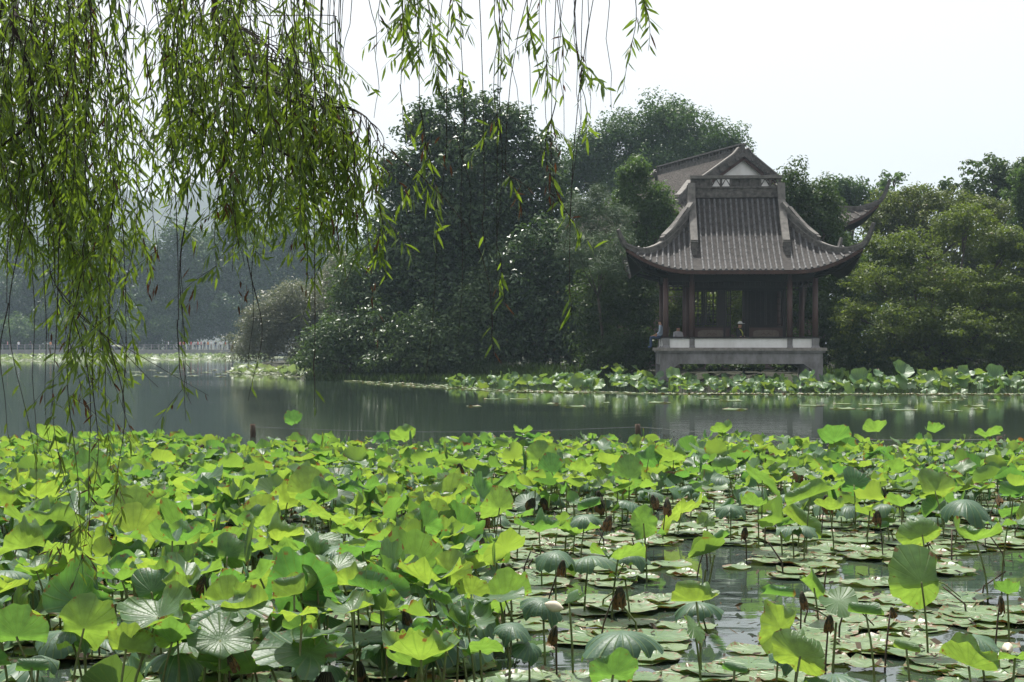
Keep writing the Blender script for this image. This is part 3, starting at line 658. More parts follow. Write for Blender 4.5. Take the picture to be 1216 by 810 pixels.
T.append(tree('thin_tree', 'thin airy pale tree against the sky beyond the maple', 'tree', 1062, 110,
     [(1062, 212, 20, 12), (1052, 228, 24, 16), (1072, 240, 30, 20)], 'fresh', .30, .15, 12, sub=9, subr=.30, flat=.4, trunk_r=.16, shell=.3))
T.append(tree('spreading_tree', 'spreading layered tree with dark crown standing tall behind the maple', 'tree', 1180, 98,
     [(1178, 203, 42, 18), (1205, 218, 34, 26), (1140, 218, 28, 13), (1165, 235, 45, 22), (1225, 205, 30, 20)], 'darkleaf', .28, .15, 20, sub=13, subr=.26, flat=.4, trunk_r=.25))
T.append(tree('olive_tree', 'brownish olive-leaved tree behind the big maple', 'tree', 1100, 88,
     [(1080, 245, 40, 24), (1130, 245, 45, 22), (1175, 255, 35, 24), (1050, 268, 35, 26), (1110, 275, 55, 26)], 'olive', .20, .10, 24, sub=13, trunk_r=.2))
T.append(tree('maple_tree', 'big yellow-green maple with layered sprays beside the pavilion', 'tree', 1110, 71.5,
     [(1150, 268, 42, 26, 2), (1080, 300, 48, 26, 1), (1195, 300, 42, 30, 1), (1040, 335, 42, 24), (1110, 345, 60, 30), (1180, 355, 55, 34), (1012, 375, 28, 22, -.5), (1070, 385, 56, 28, -1), (1140, 400, 60, 30, -1.5), (1205, 400, 45, 36, -1), (1025, 415, 36, 22, -1), (1100, 428, 50, 16, -1.5), (1180, 435, 46, 14, -1.5), (1245, 350, 40, 60), (1045, 295, 30, 20, 2)],
     'maple', .14, .075, 22, sub=15, subr=.30, flat=.38, trunk_r=.2, up=.75, depth=.9, sep=.8))
T.append(tree('hanging_tree', 'bright green drooping tree beside the big maple', 'tree', 1218, 84,
     [(1212, 222, 16, 26), (1216, 262, 18, 26), (1232, 235, 22, 36)], 'fresh', .20, .08, 26, sub=12, subr=.3, trunk_r=.15, droop=1.0))
T.append(tree('understorey_shrub', 'dark shade-loving shrub on the bank between the young magnolia and the pavilion', 'shrub', 735, 74.5,
     [(720, 350, 40, 40), (755, 370, 34, 40), (735, 306, 30, 30, .5), (722, 420, 50, 34, -1), (770, 420, 30, 30, -1.5), (760, 325, 30, 30, 1)], 'under', .17, .08, 26, sub=12, trunk_r=.1))
T.append(tree('yellow_shrub', 'yellow-green shrub seen through the pavilion doorway', 'shrub', 862, 77,
     [(870, 365, 26, 34), (835, 370, 28, 30), (875, 420, 34, 22), (815, 400, 24, 40), (800, 360, 22, 30)], 'maple', .15, .08, 24, sub=12, trunk_r=.1))
T.append(tree('understorey_shrub', 'dark shrub behind the pavilion columns on the maple side', 'shrub', 950, 76,
     [(930, 370, 30, 42), (960, 350, 30, 46), (985, 390, 26, 46, -2), (1000, 330, 24, 44, 1), (940, 425, 40, 26, -2), (988, 428, 20, 16, -4), (990, 300, 20, 30, 1)], 'under', .17, .08, 26, sub=12, trunk_r=.1))
T.append(tree('grey_shrub', 'large grey-green shrub on the far point of the bank', 'shrub', 345, 112,
     [(318, 388, 34, 34), (352, 375, 42, 40), (300, 412, 34, 26), (390, 380, 40, 50, 2), (350, 420, 60, 20), (410, 345, 34, 50, 3)], 'greyshrub', .20, .07, 20, sub=14, subr=.28, trunk_r=.12, up=.5))
T.append(tree('glossy_shrub', 'dark low shrub overhanging the water between the grey shrub and the bank lotus', 'shrub', 392, 92,
     [(395, 425, 34, 24), (365, 436, 26, 14, 2), (425, 415, 30, 34)], 'glossy', .24, .11, 26, sub=12, trunk_r=.1))
T.append(tree('understorey_shrub', 'dark low shrub under the maple at the water edge', 'shrub', 1030, 70.5,
     [(1015, 425, 28, 22), (1060, 430, 34, 18), (1000, 400, 20, 28, 1.5)], 'under', .16, .08, 26, sub=12, trunk_r=.1))
T.append(tree('understorey_shrub', 'dark low shrub filling the ground below the maple trunk', 'shrub', 1150, 73,
     [(1110, 415, 46, 32), (1170, 410, 46, 36), (1215, 420, 30, 28), (1070, 395, 34, 34, 1)], 'under', .16, .08, 26, sub=12, trunk_r=.1))
T.append(tree('understorey_shrub', 'low dark shrub added to darken the gap under the pavilion platform', 'shrub', 880, 71,
     [(835, 434, 36, 9), (890, 433, 36, 10), (940, 433, 30, 9), (865, 428, 30, 8, 1)], 'under', .15, .07, 26, sub=12, trunk_r=.06))  # added shrub: its dark leaves stand in for shade below the deck
# wood closing the view behind the bank trees
k = 0
for px_, d_, top, wd, mn in ((470, 100, 290, 60, 'darkleaf'), (560, 104, 300, 70, 'darkleaf'), (660, 100, 270, 60, 'darkleaf'), (720, 102, 250, 50, 'darkleaf'), (905, 112, 280, 50, 'darkleaf'), (1010, 96, 270, 60, 'darkleaf'), (1072, 90, 285, 44, 'darkleaf'), (1150, 98, 270, 70, 'olive'), (1235, 96, 250, 50, 'darkleaf')):
    lab = ['evergreen filling the gap between the tall magnolia and the grey shrub', 'evergreen standing directly behind the tall magnolia', 'evergreen behind the young magnolia', 'evergreen behind the grey pine', 'evergreen hidden behind the pavilion roof', 'evergreen between the dark round tree and the maple', 'evergreen seen through gaps of the maple crown', 'olive evergreen behind the maple', 'evergreen behind the drooping bright tree'][k]; k += 1
    T.append(tree('bank_tree', 'dark ' + lab, 'tree', px_, d_, [(px_ - wd * .3, top + 40, wd * .7, 40), (px_ + wd * .3, top + 60, wd * .7, 45), (px_, top + 115, wd, 45)], mn, .32, .16, 22, sub=8, trunk_r=.25, group='evergreens closing the view behind the bank'))
# far wood across the lake
fi = 0
for px_, d_, top, wd, hh in ((-40, 300, 290, 60, 110), (30, 310, 275, 60, 120), (95, 302, 262, 55, 130), (160, 312, 268, 55, 130), (215, 300, 255, 55, 140), (275, 308, 243, 60, 150), (335, 300, 252, 55, 140), (395, 310, 262, 60, 140), (450, 318, 270, 60, 130)):
    lab = ['broad', 'ragged', 'rounded', 'low', 'full', 'tall domed', 'tall', 'wide', 'dim'][fi]; fi += 1
    rt = tree('far_tree', lab + ' blue-hazed tree in the row beyond the causeway', 'tree', px_, d_,
         [(px_, top + 28, wd * .55, 28), (px_ - wd * .4, top + 60, wd * .55, 36), (px_ + wd * .4, top + 62, wd * .6, 38), (px_, top + 100, wd * .9, 40), (px_, top + 135, wd, 26)], 'fartree', .62, .36, 20, sub=4.2, subr=.28, trunk_r=.5, group='hazy trees across the lake')
for i, (px_, wd, hh) in enumerate(((5, 44, 24), (60, 40, 28), (120, 44, 26), (180, 44, 30), (225, 40, 34), (265, 40, 36), (305, 44, 36), (350, 50, 36))):
    tree('far_undergrowth', ['low', 'dense', 'wide', 'leafy', 'tall dense', 'tall spreading', 'rounded', 'broad'][i] + ' dark hazy thicket under the trees behind the causeway', 'thicket', px_, 297, [(px_, 412 - hh, wd * .62, hh * .8), (px_ + wd * .4, 408 - hh * .6, wd * .5, hh * .6)], 'fartree', .6, .34, 22, sub=5, trunk_r=.1, group='dark thickets behind the causeway')
for i, (px_, wd) in enumerate(((20, 40), (80, 36), (140, 44), (195, 30))):
    tree('waterside_hedge', 'rounded pale hedge bush on the far bank behind the causeway', 'bush', px_, 292, [(px_, 392, wd * .6, 16), (px_ + wd * .4, 398, wd * .5, 12)], 'fresh', .5, .3, 20, sub=4, trunk_r=.1, group='bushes behind the causeway')

n = 16000
gx = rng.uniform(-11, 26, n); gx = np.where((gx > 5.6) & (gx < 14.2), gx - 12, gx); gy = np.interp(gx, SHX, SHY) + rng.uniform(-1.2, 2.6, n); gz_ = np.maximum(ground_h(gx, gy), -.02)
hgt = rng.uniform(.12, .5, n); aa = rng.random(n) * 6.28; lean = rng.normal(size=(n, 2)) * .15
c0 = np.stack([gx, gy, gz_], 1); wv = np.stack([np.cos(aa), np.sin(aa), 0 * aa], 1) * .03; tp = c0 + np.stack([lean[:, 0], lean[:, 1], hgt], 1); md = (c0 + tp) / 2
V = np.stack([c0 - wv, c0 + wv, md + wv * 1.1 + np.array([0, 0, .03]), tp], 1).reshape(-1, 3)
tag(new_obj('bank_grass', np_mesh('bank_grass', V, np.arange(4 * n).reshape(n, 4), M['under'], False, None, rng.random(n))), 'dark grass and weeds fringing the wooded bank at the waterline', 'grass', kind='stuff')

# ------------------------------------------------------------------ people
def skin_body(pts, edges, rad, name, mats, matfn, sub=2):
    me = bpy.data.meshes.new('tmp'); me.from_pydata(pts, edges, []); o = bpy.data.objects.new('tmp', me); col.objects.link(o)
    sk = o.modifiers.new('s', 'SKIN'); ss = o.modifiers.new('u', 'SUBSURF'); ss.levels = sub; ss.render_levels = sub
    for v, r_ in zip(me.skin_vertices[0].data, rad): v.radius = r_ if hasattr(r_, '__len__') else (r_, r_)
    me.skin_vertices[0].data[0].use_root = True
    dg = bpy.context.evaluated_depsgraph_get(); m2 = bpy.data.meshes.new_from_object(o.evaluated_get(dg)); m2.name = name
    bpy.data.objects.remove(o)
    m2.materials.clear()
    for m_ in mats: m2.materials.append(m_)
    for p in m2.polygons: p.material_index = matfn(p.center); p.use_smooth = True
    return m2
# standing figure, 1.68 m, facing -Y
st_pts = [(0, 0, .92), (0, .01, 1.12), (0, 0, 1.34), (0, 0, 1.43), (0, -.01, 1.52), (0, -.01, 1.62),
          (-.17, 0, 1.36), (-.23, .02, 1.10), (-.22, -.08, .88), (.17, 0, 1.36), (.23, .02, 1.10), (.20, -.12, .92),
          (-.09, 0, .86), (-.10, -.01, .48), (-.10, .02, .08), (-.11, -.13, .04), (.09, 0, .86), (.11, -.03, .48), (.12, .03, .08), (.13, -.12, .04)]
st_e = [(0, 1), (1, 2), (2, 3), (3, 4), (4, 5), (2, 6), (6, 7), (7, 8), (2, 9), (9, 10), (10, 11), (0, 12), (12, 13), (13, 14), (14, 15), (0, 16), (16, 17), (17, 18), (18, 19)]
st_r = [(.15, .11), (.14, .10), (.15, .11), .055, .085, .08, .07, .05, .035, .07, .05, .035, .09, .065, .045, .04, .09, .065, .045, .04]
def st_mat(c):
    if c.z > 1.56 or (c.z > 1.47 and c.y > .03): return 0
    if c.z > 1.42: return 1
    if abs(c.x) > .19 and c.z < 1.15: return 1
    return 2 if c.z > .9 else 3
stand = skin_body(st_pts, st_e, st_r, 'standing_figure', [M['hair'], M['skin'], M['shirt_white'], M['navy']], st_mat, 1)
# seated figure, seat height 0 at pelvis z=.1, facing -Y, legs hang down in front
se_pts = [(0, 0, .12), (0, .03, .32), (0, 0, .53), (0, -.01, .61), (0, -.03, .69), (0, -.03, .79),
          (-.18, 0, .53), (-.23, -.03, .28), (-.14, -.24, .16), (-.11, -.31, .14), (.18, 0, .53), (.23, -.03, .28), (.14, -.24, .16), (.11, -.31, .14),
          (-.09, -.05, .09), (-.11, -.42, .08), (-.11, -.44, -.33), (-.11, -.56, -.37), (.09, -.05, .09), (.11, -.42, .08), (.11, -.40, -.33), (.11, -.52, -.37)]
se_e = [(0, 1), (1, 2), (2, 3), (3, 4), (4, 5), (2, 6), (6, 7), (7, 8), (8, 9), (2, 10), (10, 11), (11, 12), (12, 13), (0, 14), (14, 15), (15, 16), (16, 17), (0, 18), (18, 19), (19, 20), (20, 21)]
se_r = [(.16, .12), (.14, .105), (.15, .105), .055, .085, .085, .07, .05, .035, .03, .07, .05, .035, .03, .09, .075, .05, .04, .09, .075, .05, .04]
def se_mat(c):
    if c.z > .74 or (c.z > .64 and c.y > .02): return 0
    if c.z > .60: return 1
    if c.y < -.14 and c.z > .115 and c.z < .4: return 1
    return 2 if c.z > .14 and c.y > -.3 else 3
seat = skin_body(se_pts, se_e, se_r, 'seated_figure', [M['hair'], M['skin'], M['shirt_white'], M['jeans']], se_mat, 2)
def person(me, loc, rz, label, slots, group=None, extra=None, sc_=1.0):
    o = new_obj('person', me); o.location = loc; o.rotation_euler = (0, 0, rz); o.scale = (sc_,) * 3; tag(o, label, 'person', group)
    for i, m_ in slots.items(): o.material_slots[i].link = 'OBJECT'; o.material_slots[i].material = M[m_]
    return o
person(seat, (PVX - 3.33, PVY + .66, 2.11), R(-100), 'person in pale blue shirt and jeans sitting on the parapet by the corner column', {2: 'shirt_blue'})
person(seat, (PVX - 2.55, PVY + .98, 1.84), R(30), 'dark-haired person in a grey top sitting low beside the corner column', {2: 'shirt_grey', 3: 'navy'})
p3 = person(seat, (PVX + .05, PVY + .55, 1.98), R(55), 'person in a white cap sitting before the pavilion doorway', {1: 'skin', 2: 'shirt_dark', 3: 'shirt_white'})
# cap: dome and peak
mb = MB(); V = []; n = 10
for i in range(5):
    a = i / 4 * math.pi / 2
    for j in range(n): V.append((.100 * math.cos(a) * math.cos(2 * math.pi * j / n), -.03 + .112 * math.cos(a) * math.sin(2 * math.pi * j / n), .785 + .115 * math.sin(a)))
mb.add(V, [(i * n + j, i * n + (j + 1) % n, (i + 1) * n + (j + 1) % n, (i + 1) * n + j) for i in range(4) for j in range(n)])
mb.box(-.07, .07, -.23, -.13, .785, .797); mb.build('cap', M['cap'], p3, True)
MB().tube([(-.10, -.02, .57), (-.06, -.11, .50), (0, -.14, .40), (.03, -.14, .26)], [.03, .035, .04, .03], 6).build('scarf', M['scarf'], p3, True)
cr = [('shirt_white', 'navy', 200), ('shirt_pink', 'khaki', 214), ('shirt_red', 'navy', 218), ('shirt_white', 'jeans', 223), ('shirt_red', 'khaki', 227), ('shirt_grey', 'navy', 231), ('shirt_red', 'jeans', 235), ('shirt_pink', 'navy', 239), ('shirt_dark', 'navy', 243), ('shirt_orange', 'jeans', 247), ('shirt_white', 'khaki', 251), ('shirt_dark', 'jeans', 256), ('shirt_white', 'navy', 262), ('shirt_red', 'navy', 268), ('shirt_grey', 'khaki', 274), ('shirt_white', 'jeans', 22), ('shirt_pink', 'navy', 9), ('shirt_dark', 'navy', 36), ('shirt_orange', 'khaki', 60)]
for i, (s_, t_, px_) in enumerate(cr):
    dd = 285.7 + (i * 37 % 10) * .22
    nm = s_.split('_')[1]; tn = {'navy': 'navy', 'khaki': 'khaki', 'jeans': 'blue'}[t_]
    whr = 'in the crowd at the causeway railing' if px_ > 190 else 'walking apart from the crowd on the causeway'
    person(stand, ((px_ - CX) / F * dd, dd, 1.12), R(90 if i % 3 else -90) + i, f'person in {nm} top and {tn} trousers ' + whr, {2: s_, 3: t_}, 'people on the far causeway', sc_=1.0)
# causeway railing
rl = empty('railing', (-68, 285.0, 1.12)); tag(rl, 'pale low railing along the far causeway edge', 'railing')
for i in range(47):
    MB().box(-32 + i * 1.4 - .07, -32 + i * 1.4 + .07, -.07, .07, 0, 1.0).build('railing_post', M['stone_light'], rl)
for z in (.45, .85): MB().box(-32.2, 32.6, -.04, .04, z, z + .09).build('rail', M['stone_light'], rl)

# ------------------------------------------------------------------ lotus
def blade(kind, r, na=40, nr=6):
    """unit-radius lotus leaf (centre at origin, stalk below). returns V, quads, uv"""
    th = np.linspace(0, 2 * math.pi, na, endpoint=False); rr = np.linspace(0.04, 1, nr) ** .9
    Rg, Tg = np.meshgrid(rr, th, indexing='ij')
    p1, p2, p3, p4 = r.random(4) * 6.28
    out = 1 + .07 * np.sin(2 * Tg + p1) + .04 * np.sin(5 * Tg + p2) + .022 * np.sin(11 * Tg + p3) + .014 * np.abs(np.sin(10 * Tg))
    Rr = Rg * (1 + (out - 1) * Rg)
    x, y = Rr * np.cos(Tg), Rr * np.sin(Tg)
    pleat = .016 * Rg * np.abs(np.sin(10 * Tg)) 
    am = .7 + .9 * r.random()
    wav = Rg ** 3 * am * (.09 * np.sin(3 * Tg + p2) + .075 * np.sin(5 * Tg + p3) + .05 * np.sin(8 * Tg + p4) + .035 * np.sin(13 * Tg + p1)) + .03 * Rg * np.sin(2 * Tg + p4)
    dim = -.07 * np.exp(-(Rg / .18) ** 2)
    if kind == 'flat':
        z = .06 * Rg ** 2 + wav * 1.1 + dim - pleat
    elif kind == 'cup':
        z = (.28 + .24 * r.random()) * Rg ** 1.5 + wav * 1.1 + dim - pleat; x *= 1 - .10 * Rg ** 2; y *= 1 - .10 * Rg ** 2
    elif kind == 'fan':                              # one half rises steeply like an open fan
        k = .5 + .35 * r.random(); z = .12 * Rg ** 2 + wav * .8 + dim - pleat
        bend = np.clip(y + .15, 0, 2); z = z + k * bend ** 1.25 ; y = np.where(y > -.15, -.15 + bend * .62, y)
    elif kind == 'fold':                             # taco: both sides fold up along a crease
        b_ = R(50 + 22 * r.random()); s = np.abs(x); z = np.sqrt((s * math.sin(b_)) ** 2 + .01) - .1 + wav * .7 - pleat + .12 * y ** 2
        x = np.sign(x) * s * math.cos(b_) + .05 * wav; 
        tipc = np.clip(s - .72, 0, 1); x = x - np.sign(x) * tipc * .7 * (r.random() > .4); z = z - tipc * .25
    elif kind == 'roll':                             # edges curled inwards to a scroll
        rad0 = .30 + .08 * r.random(); a_ = x / rad0; a_ = np.clip(a_, -2.6, 2.6) * .92
        z = rad0 * (1 - np.cos(a_)) + .5 * wav - pleat; x = rad0 * np.sin(a_) * (1 + .15 * y)
    elif kind == 'droop':                            # hanging umbrella with pleats
        g1, g2 = .25 + .75 * r.random(), .25 + .75 * r.random()
        z = -.22 * Rg ** 2 - .42 * g1 * np.abs(x) ** 2.2 - .42 * g2 * np.abs(y) ** 2 + wav * 1.3 + .05 * Rg ** 2 * np.sin(3 * Tg + p1) + .02 * Rg ** 2 * np.sin(13 * Tg + p4) - pleat; sx = 1 - .20 * Rg ** 2 * (1 + .4 * np.sin(2 * Tg + p2))
        x *= sx; y *= sx
    elif kind == 'half':                             # one side hanging, one side up
        z = .55 * y + .15 * Rg ** 2 + wav - pleat - .5 * np.clip(-y, 0, 1) ** 2; 
        y = y * .85
    elif kind == 'wither':                           # collapsed, hanging shut around the stalk
        pl = np.sin(5 * Tg + p1) * .55 + np.sin(8 * Tg + p2 + 3 * Rg) * .4
        sx = (.10 + .17 * np.sin(Rg * 2.2) + .10 * np.sin(2 * Tg + p4) * Rg) * (1 + .6 * pl * Rg); z = -.95 * Rg ** 1.2 + .08 * pl * Rg + .12 * np.sin(3 * Tg + p3) * Rg ** 2
        x = np.cos(Tg) * sx * (Rg > .02); y = np.sin(Tg) * sx
    elif kind == 'spindle':                          # young leaf still rolled
        a_ = x * 2.9; x = .13 * np.sin(a_) * (1 - .6 * np.abs(y) ** 2.2); z0 = y.copy(); y = .13 * (1 - np.cos(a_)) * (1 - .6 * np.abs(z0) ** 2.2); z = z0 * 1.0 + .75
    if kind in ('flat', 'cup', 'fan', 'fold', 'half'):
        for _ in range(r.integers(1, 4)):                # sectors of the rim turned inwards
            f0 = r.random() * 6.28; dth = np.angle(np.exp(1j * (Tg - f0))); cc = np.exp(-(dth / (.35 + .3 * r.random())) ** 2) * np.clip((Rg - .5) / .5, 0, 1) ** 1.5
            kx, kz = .25 + .35 * r.random(), r.uniform(-.25, .3)
            x = x * (1 - cc * kx); y = y * (1 - cc * kx); z = z + cc * kz
    V = np.stack([x, y, z], -1).reshape(-1, 3)
    V = np.vstack([V, [[V[:na, 0].mean(), V[:na, 1].mean(), V[:na, 2].mean()]]]); c = len(V) - 1
    q = []; uv = []
    for i in range(nr - 1):
        for j in range(na):
            k2 = (j + 1) % na; q.append((i * na + j, (i + 1) * na + j, (i + 1) * na + k2, i * na + k2))
            u0, u1 = j / na, (j + 1) / na; uv += [(u0, rr[i]), (u0, rr[i + 1]), (u1, rr[i + 1]), (u1, rr[i])]
    for j in range(0, na, 2):
        q.append((c, j, (j + 1) % na, (j + 2) % na)); u0 = j / na; uv += [(u0, 0), (u0, rr[0]), (u0 + 1 / na, rr[0]), (u0 + 2 / na, rr[0])]
    return V, np.array(q), np.array(uv)
KM = {'flat': 'lotus', 'cup': 'lotus', 'fan': 'lotus', 'fold': 'lotus', 'roll': 'lotus', 'droop': 'lotus_dark', 'half': 'lotus', 'wither': 'lotus_dry', 'spindle': 'lotus'}
LIB = {}
for kd in KM:
    LIB[kd] = []
    for v in range(9):
        V, q, uv = blade(kd, rng, 48, 8); LIB[kd].append(np_mesh('lotus_' + kd, V, q, M[KM[kd]], True, uv, np.zeros(len(q))))
LOW = {kd: [blade(kd, rng, 24, 5) for v in range(9)] for kd in KM}
STALK = []
for v in range(6):
    a, b_ = rng.normal() * .06, rng.normal() * .06
    pts = [(a * math.sin(t * 3.0), b_ * math.sin(t * 2.6), t) for t in np.linspace(0, 1, 8)]
    off = pts[-1]; pts = [(p[0] - off[0] * p[2], p[1] - off[1] * p[2], p[2]) for p in pts]
    STALK.append((pts, MB().tube(pts, [.0085 - .003 * t for t in np.linspace(0, 1, 8)], 6).mesh('lotus_stalk', M['stalk'], True), MB().tube(pts, [.008 - .003 * t for t in np.linspace(0, 1, 8)], 5).mesh('dead_stalk', M['deadstalk'], True)))

# every leaf: (x, y on water, blade height, radius, kind, tilt, azimuth, spin, lean)
def rot_of(tilt, az, spin):
    """blade leans so its upper face tips towards azimuth az (radians; -pi/2 = towards camera)"""
    ax = Vector((-math.sin(az), math.cos(az), 0))
    return (Matrix.Rotation(tilt, 3, ax) @ Matrix.Rotation(spin, 3, 'Z'))
LV = []
def hero(px, py, wpx, kind, tilt=20, az=90, spin=None, h=None, label=None):
    """leaf whose blade centre is at photo pixel (px,py), wpx wide"""
    hh = .42 if h is None else h
    p = PW(px, py, hh); s = F / p.y
    LV.append(dict(x=p.x, y=p.y, h=hh, r=wpx / s / 2, kind=kind, tilt=R(tilt), az=R(az), spin=rng.random() * 6.28 if spin is None else R(spin), hero=1, label=label))
# leaves singled out by eye: right, open-water part
HER = [
 (1094, 690, 78, 'fan', 62, 100, 180, .45, 'large upright fan-shaped leaf facing the water gap, veins glowing'),
 (1095, 634, 54, 'fan', 55, 110, 180, .50, 'upright oval bright leaf behind the large fan-shaped leaf'),
 (1158, 640, 66, 'cup', 18, 80, None, .42, 'wide scalloped leaf spreading flat on a tall thin stalk'),
 (764, 621, 36, 'half', 50, 40, None, .45, 'single tilted oval leaf standing clear among the open pads'),
 (734, 662, 78, 'cup', 12, 90, None, .42, 'broad scalloped parasol leaf over a smaller yellow leaf'),
 (742, 686, 44, 'flat', 12, 60, None, .28, 'small yellow leaf under the broad scalloped parasol leaf'),
 (838, 619, 22, 'flat', 60, -80, None, .35, 'small square yellow leaf facing the camera among pads'),
 (927, 745, 60, 'half', 45, 120, None, .42, 'ribbed shell-like leaf with a striped underside above another leaf'),
 (950, 778, 70, 'fan', 58, 60, 180, .40, 'shiny rounded leaf with a brown curled side'),
 (1028, 728, 46, 'roll', 40, 60, 60, .40, 'long folded bright leaf leaning beside the pads'),
 (1076, 770, 34, 'roll', 62, 60, 70, .36, 'narrow half-rolled leaf standing obliquely over the pads'),
 (1160, 756, 74, 'droop', 10, -90, None, .26, 'dark green umbrella leaf slumped beside the fan leaf'),
 (1150, 790, 78, 'fold', 15, -60, None, .34, 'folded leaf with a pale crumpled edge beside the slumped umbrella leaf'),
 (1196, 704, 40, 'cup', 25, 60, None, .42, 'scalloped leaf standing above the withered pods'),
 (1205, 780, 40, 'flat', 25, 90, None, .40, None),
 (990, 800, 100, 'droop', 8, 90, None, .30, 'wide drooping grey-green leaf lying low before the shell-like leaf'),
 (824, 745, 34, 'half', 25, 30, None, .30, 'small boat-shaped leaf by the bright water gap'),
 (872, 795, 30, 'roll', 70, 70, 80, .36, 'narrow rolled leaf rising between pads near the bank'),
 (728, 800, 62, 'fan', 35, 90, 180, .42, 'broad bright leaf low over the pads near the bank'),
 (676, 716, 44, 'fold', 50, 40, 20, .40, 'upright folded leaf with a white dry edge'),
 (644, 712, 60, 'droop', 18, -60, None, .38, 'dark green hanging leaf beside the white-edged folded leaf'),
 (608, 742, 56, 'droop', 14, -90, None, .32, None), (628, 765, 52, 'droop', 25, -40, None, .22, None),
 (962, 590, 62, 'roll', 22, 160, 70, .5, 'long rolled pale leaf lying like a tongue above the others'),
 (1146, 594, 74, 'droop', 8, -90, None, .42, 'large grey-green umbrella leaf drooping over dark stalks'),
 (1014, 575, 40, 'fan', 55, 80, 180, .45, 'upright round yellow-green leaf behind the rolled pale leaf'),
 (1110, 582, 48, 'fan', 45, 100, 180, .45, None), (1070, 600, 44, 'cup', 15, 90, None, .38, None),
 (1066, 560, 40, 'cup', 30, 90, None, .4, None), (985, 604, 40, 'cup', 25, 60, None, .38, None), (940, 625, 44, 'droop', 10, 90, None, .3, None),
 (956, 625, 40, 'droop', 10, -60, None, .3, None), (900, 600, 44, 'cup', 20, 90, None, .42, None), (748, 567, 44, 'fan', 45, 90, 180, .45, None),
 (800, 545, 46, 'cup', 30, 90, None, .45, None), (640, 545, 44, 'fan', 50, 80, 180, .5, None), (655, 560, 36, 'fan', 40, 90, 180, .45, None),
 (690, 560, 40, 'cup', 25, 70, None, .4, None), (770, 545, 34, 'fan', 50, 90, 180, .45, None), (862, 552, 30, 'fan', 55, 100, 180, .45, None),
 (905, 570, 50, 'half', 25, 90, None, .45, None), (868, 600, 40, 'droop', 12, -90, None, .35, None), (696, 612, 44, 'droop', 12, -90, None, .4, None),
 (660, 655, 62, 'droop', 10, -80, None, .42, 'dark umbrella leaf with lobes hanging both sides of its stalk'),
 (640, 630, 60, 'cup', 15, 90, None, .42, None), (620, 610, 40, 'flat', 20, 90, None, .4, None), (700, 600, 30, 'roll', 60, 80, 60, .3, None),
 # left, dense part: larger leaves in front
 (270, 720, 70, 'fan', 40, 90, 180, .42, None), (205, 760, 74, 'cup', 20, 80, None, .4, None), (100, 745, 78, 'fan', 50, 90, 180, .42, 'broad ribbed leaf spotted with brown decay lines in the dense bed'),
 (180, 702, 60, 'fan', 62, 110, 180, .45, 'steeply upright glossy leaf with a dark crumpled side edge'), (20, 755, 70, 'fan', 35, 90, 180, .42, None), (38, 792, 40, 'roll', 75, 90, 90, .36, None),
 (150, 770, 60, 'fan', 30, 80, 180, .36, None), (290, 755, 84, 'fold', 10, 90, 0, .38, 'butterfly-like folded leaf with pale ribbed wings'), (345, 770, 26, 'spindle', 6, 90, None, .28, 'slim young leaf still rolled like a spindle'),
 (420, 715, 84, 'cup', 8, 90, None, .44, 'wide funnel-shaped leaf standing over the dark stalks'), (455, 725, 70, 'fold', 15, 60, 30, .42, None), (330, 700, 54, 'droop', 8, -80, None, .4, 'smooth grey-green umbrella leaf among bright green ones'),
 (500, 780, 110, 'cup', 14, 90, None, .34, 'widest wavy-rimmed leaf spreading low near the bank'), (532, 680, 56, 'fan', 55, 60, 180, .45, 'tall tilted leaf with glowing ribbed underside on a bare stalk'),
 (560, 705, 46, 'fan', 35, 60, 180, .36, None), (545, 742, 52, 'fold', 20, 20, 40, .40, 'crumpled folded leaf with pale underside'), (530, 770, 44, 'roll', 50, 120, 60, .34, None), (570, 770, 62, 'flat', 25, 90, None, .32, None),
 (505, 690, 66, 'cup', 18, 90, None, .40, None), (480, 660, 60, 'cup', 25, 90, None, .4, None), (205, 645, 80, 'cup', 25, 90, None, .42, None), (365, 585, 52, 'fan', 45, 90, 180, .45, None),
 (530, 592, 60, 'fan', 45, 90, 180, .45, None), (455, 632, 46, 'fold', 10, -90, 0, .42, 'heart-shaped folded leaf with silvery inner edges'), (510, 625, 66, 'fan', 40, 90, 180, .4, None), (282, 590, 50, 'fold', 8, -90, 0, .44, 'butterfly-folded leaf with silvery upper rims'),
 (40, 590, 60, 'cup', 30, 90, None, .45, None), (45, 625, 80, 'cup', 20, 90, None, .42, None), (110, 560, 50, 'fan', 40, 90, 180, .45, None), (330, 640, 70, 'cup', 18, 90, None, .4, None), (270, 660, 50, 'fan', 50, 80, 180, .42, None),
 (160, 610, 60, 'fan', 45, 90, 180, .42, None), (400, 650, 56, 'droop', 10, -90, None, .38, None), (95, 690, 60, 'fold', 20, 90, 30, .42, None), (60, 680, 60, 'cup', 25, 90, None, .4, None),
 (480, 520, 38, 'cup', 35, 90, None, .36, None), (350, 500, 24, 'fan', 35, 100, 180, .34, 'pointed leaf raised highest on the bed\'s far edge'), (60, 520, 42, 'cup', 35, 90, None, .36, None), (620, 513, 28, 'cup', 15, 90, None, .36, None),
 (858, 512, 30, 'cup', 30, 90, None, .36, None), (1040, 511, 34, 'cup', 30, 90, None, .38, None), (1110, 513, 28, 'cup', 20, 90, None, .36, None), (990, 522, 48, 'cup', 35, 90, None, .38, None), (1175, 517, 36, 'cup', 20, 90, None, .36, None),
]
for h_ in HER: hero(h_[0], h_[1], h_[2], h_[3], h_[4], h_[5], h_[6], h_[7], h_[8])
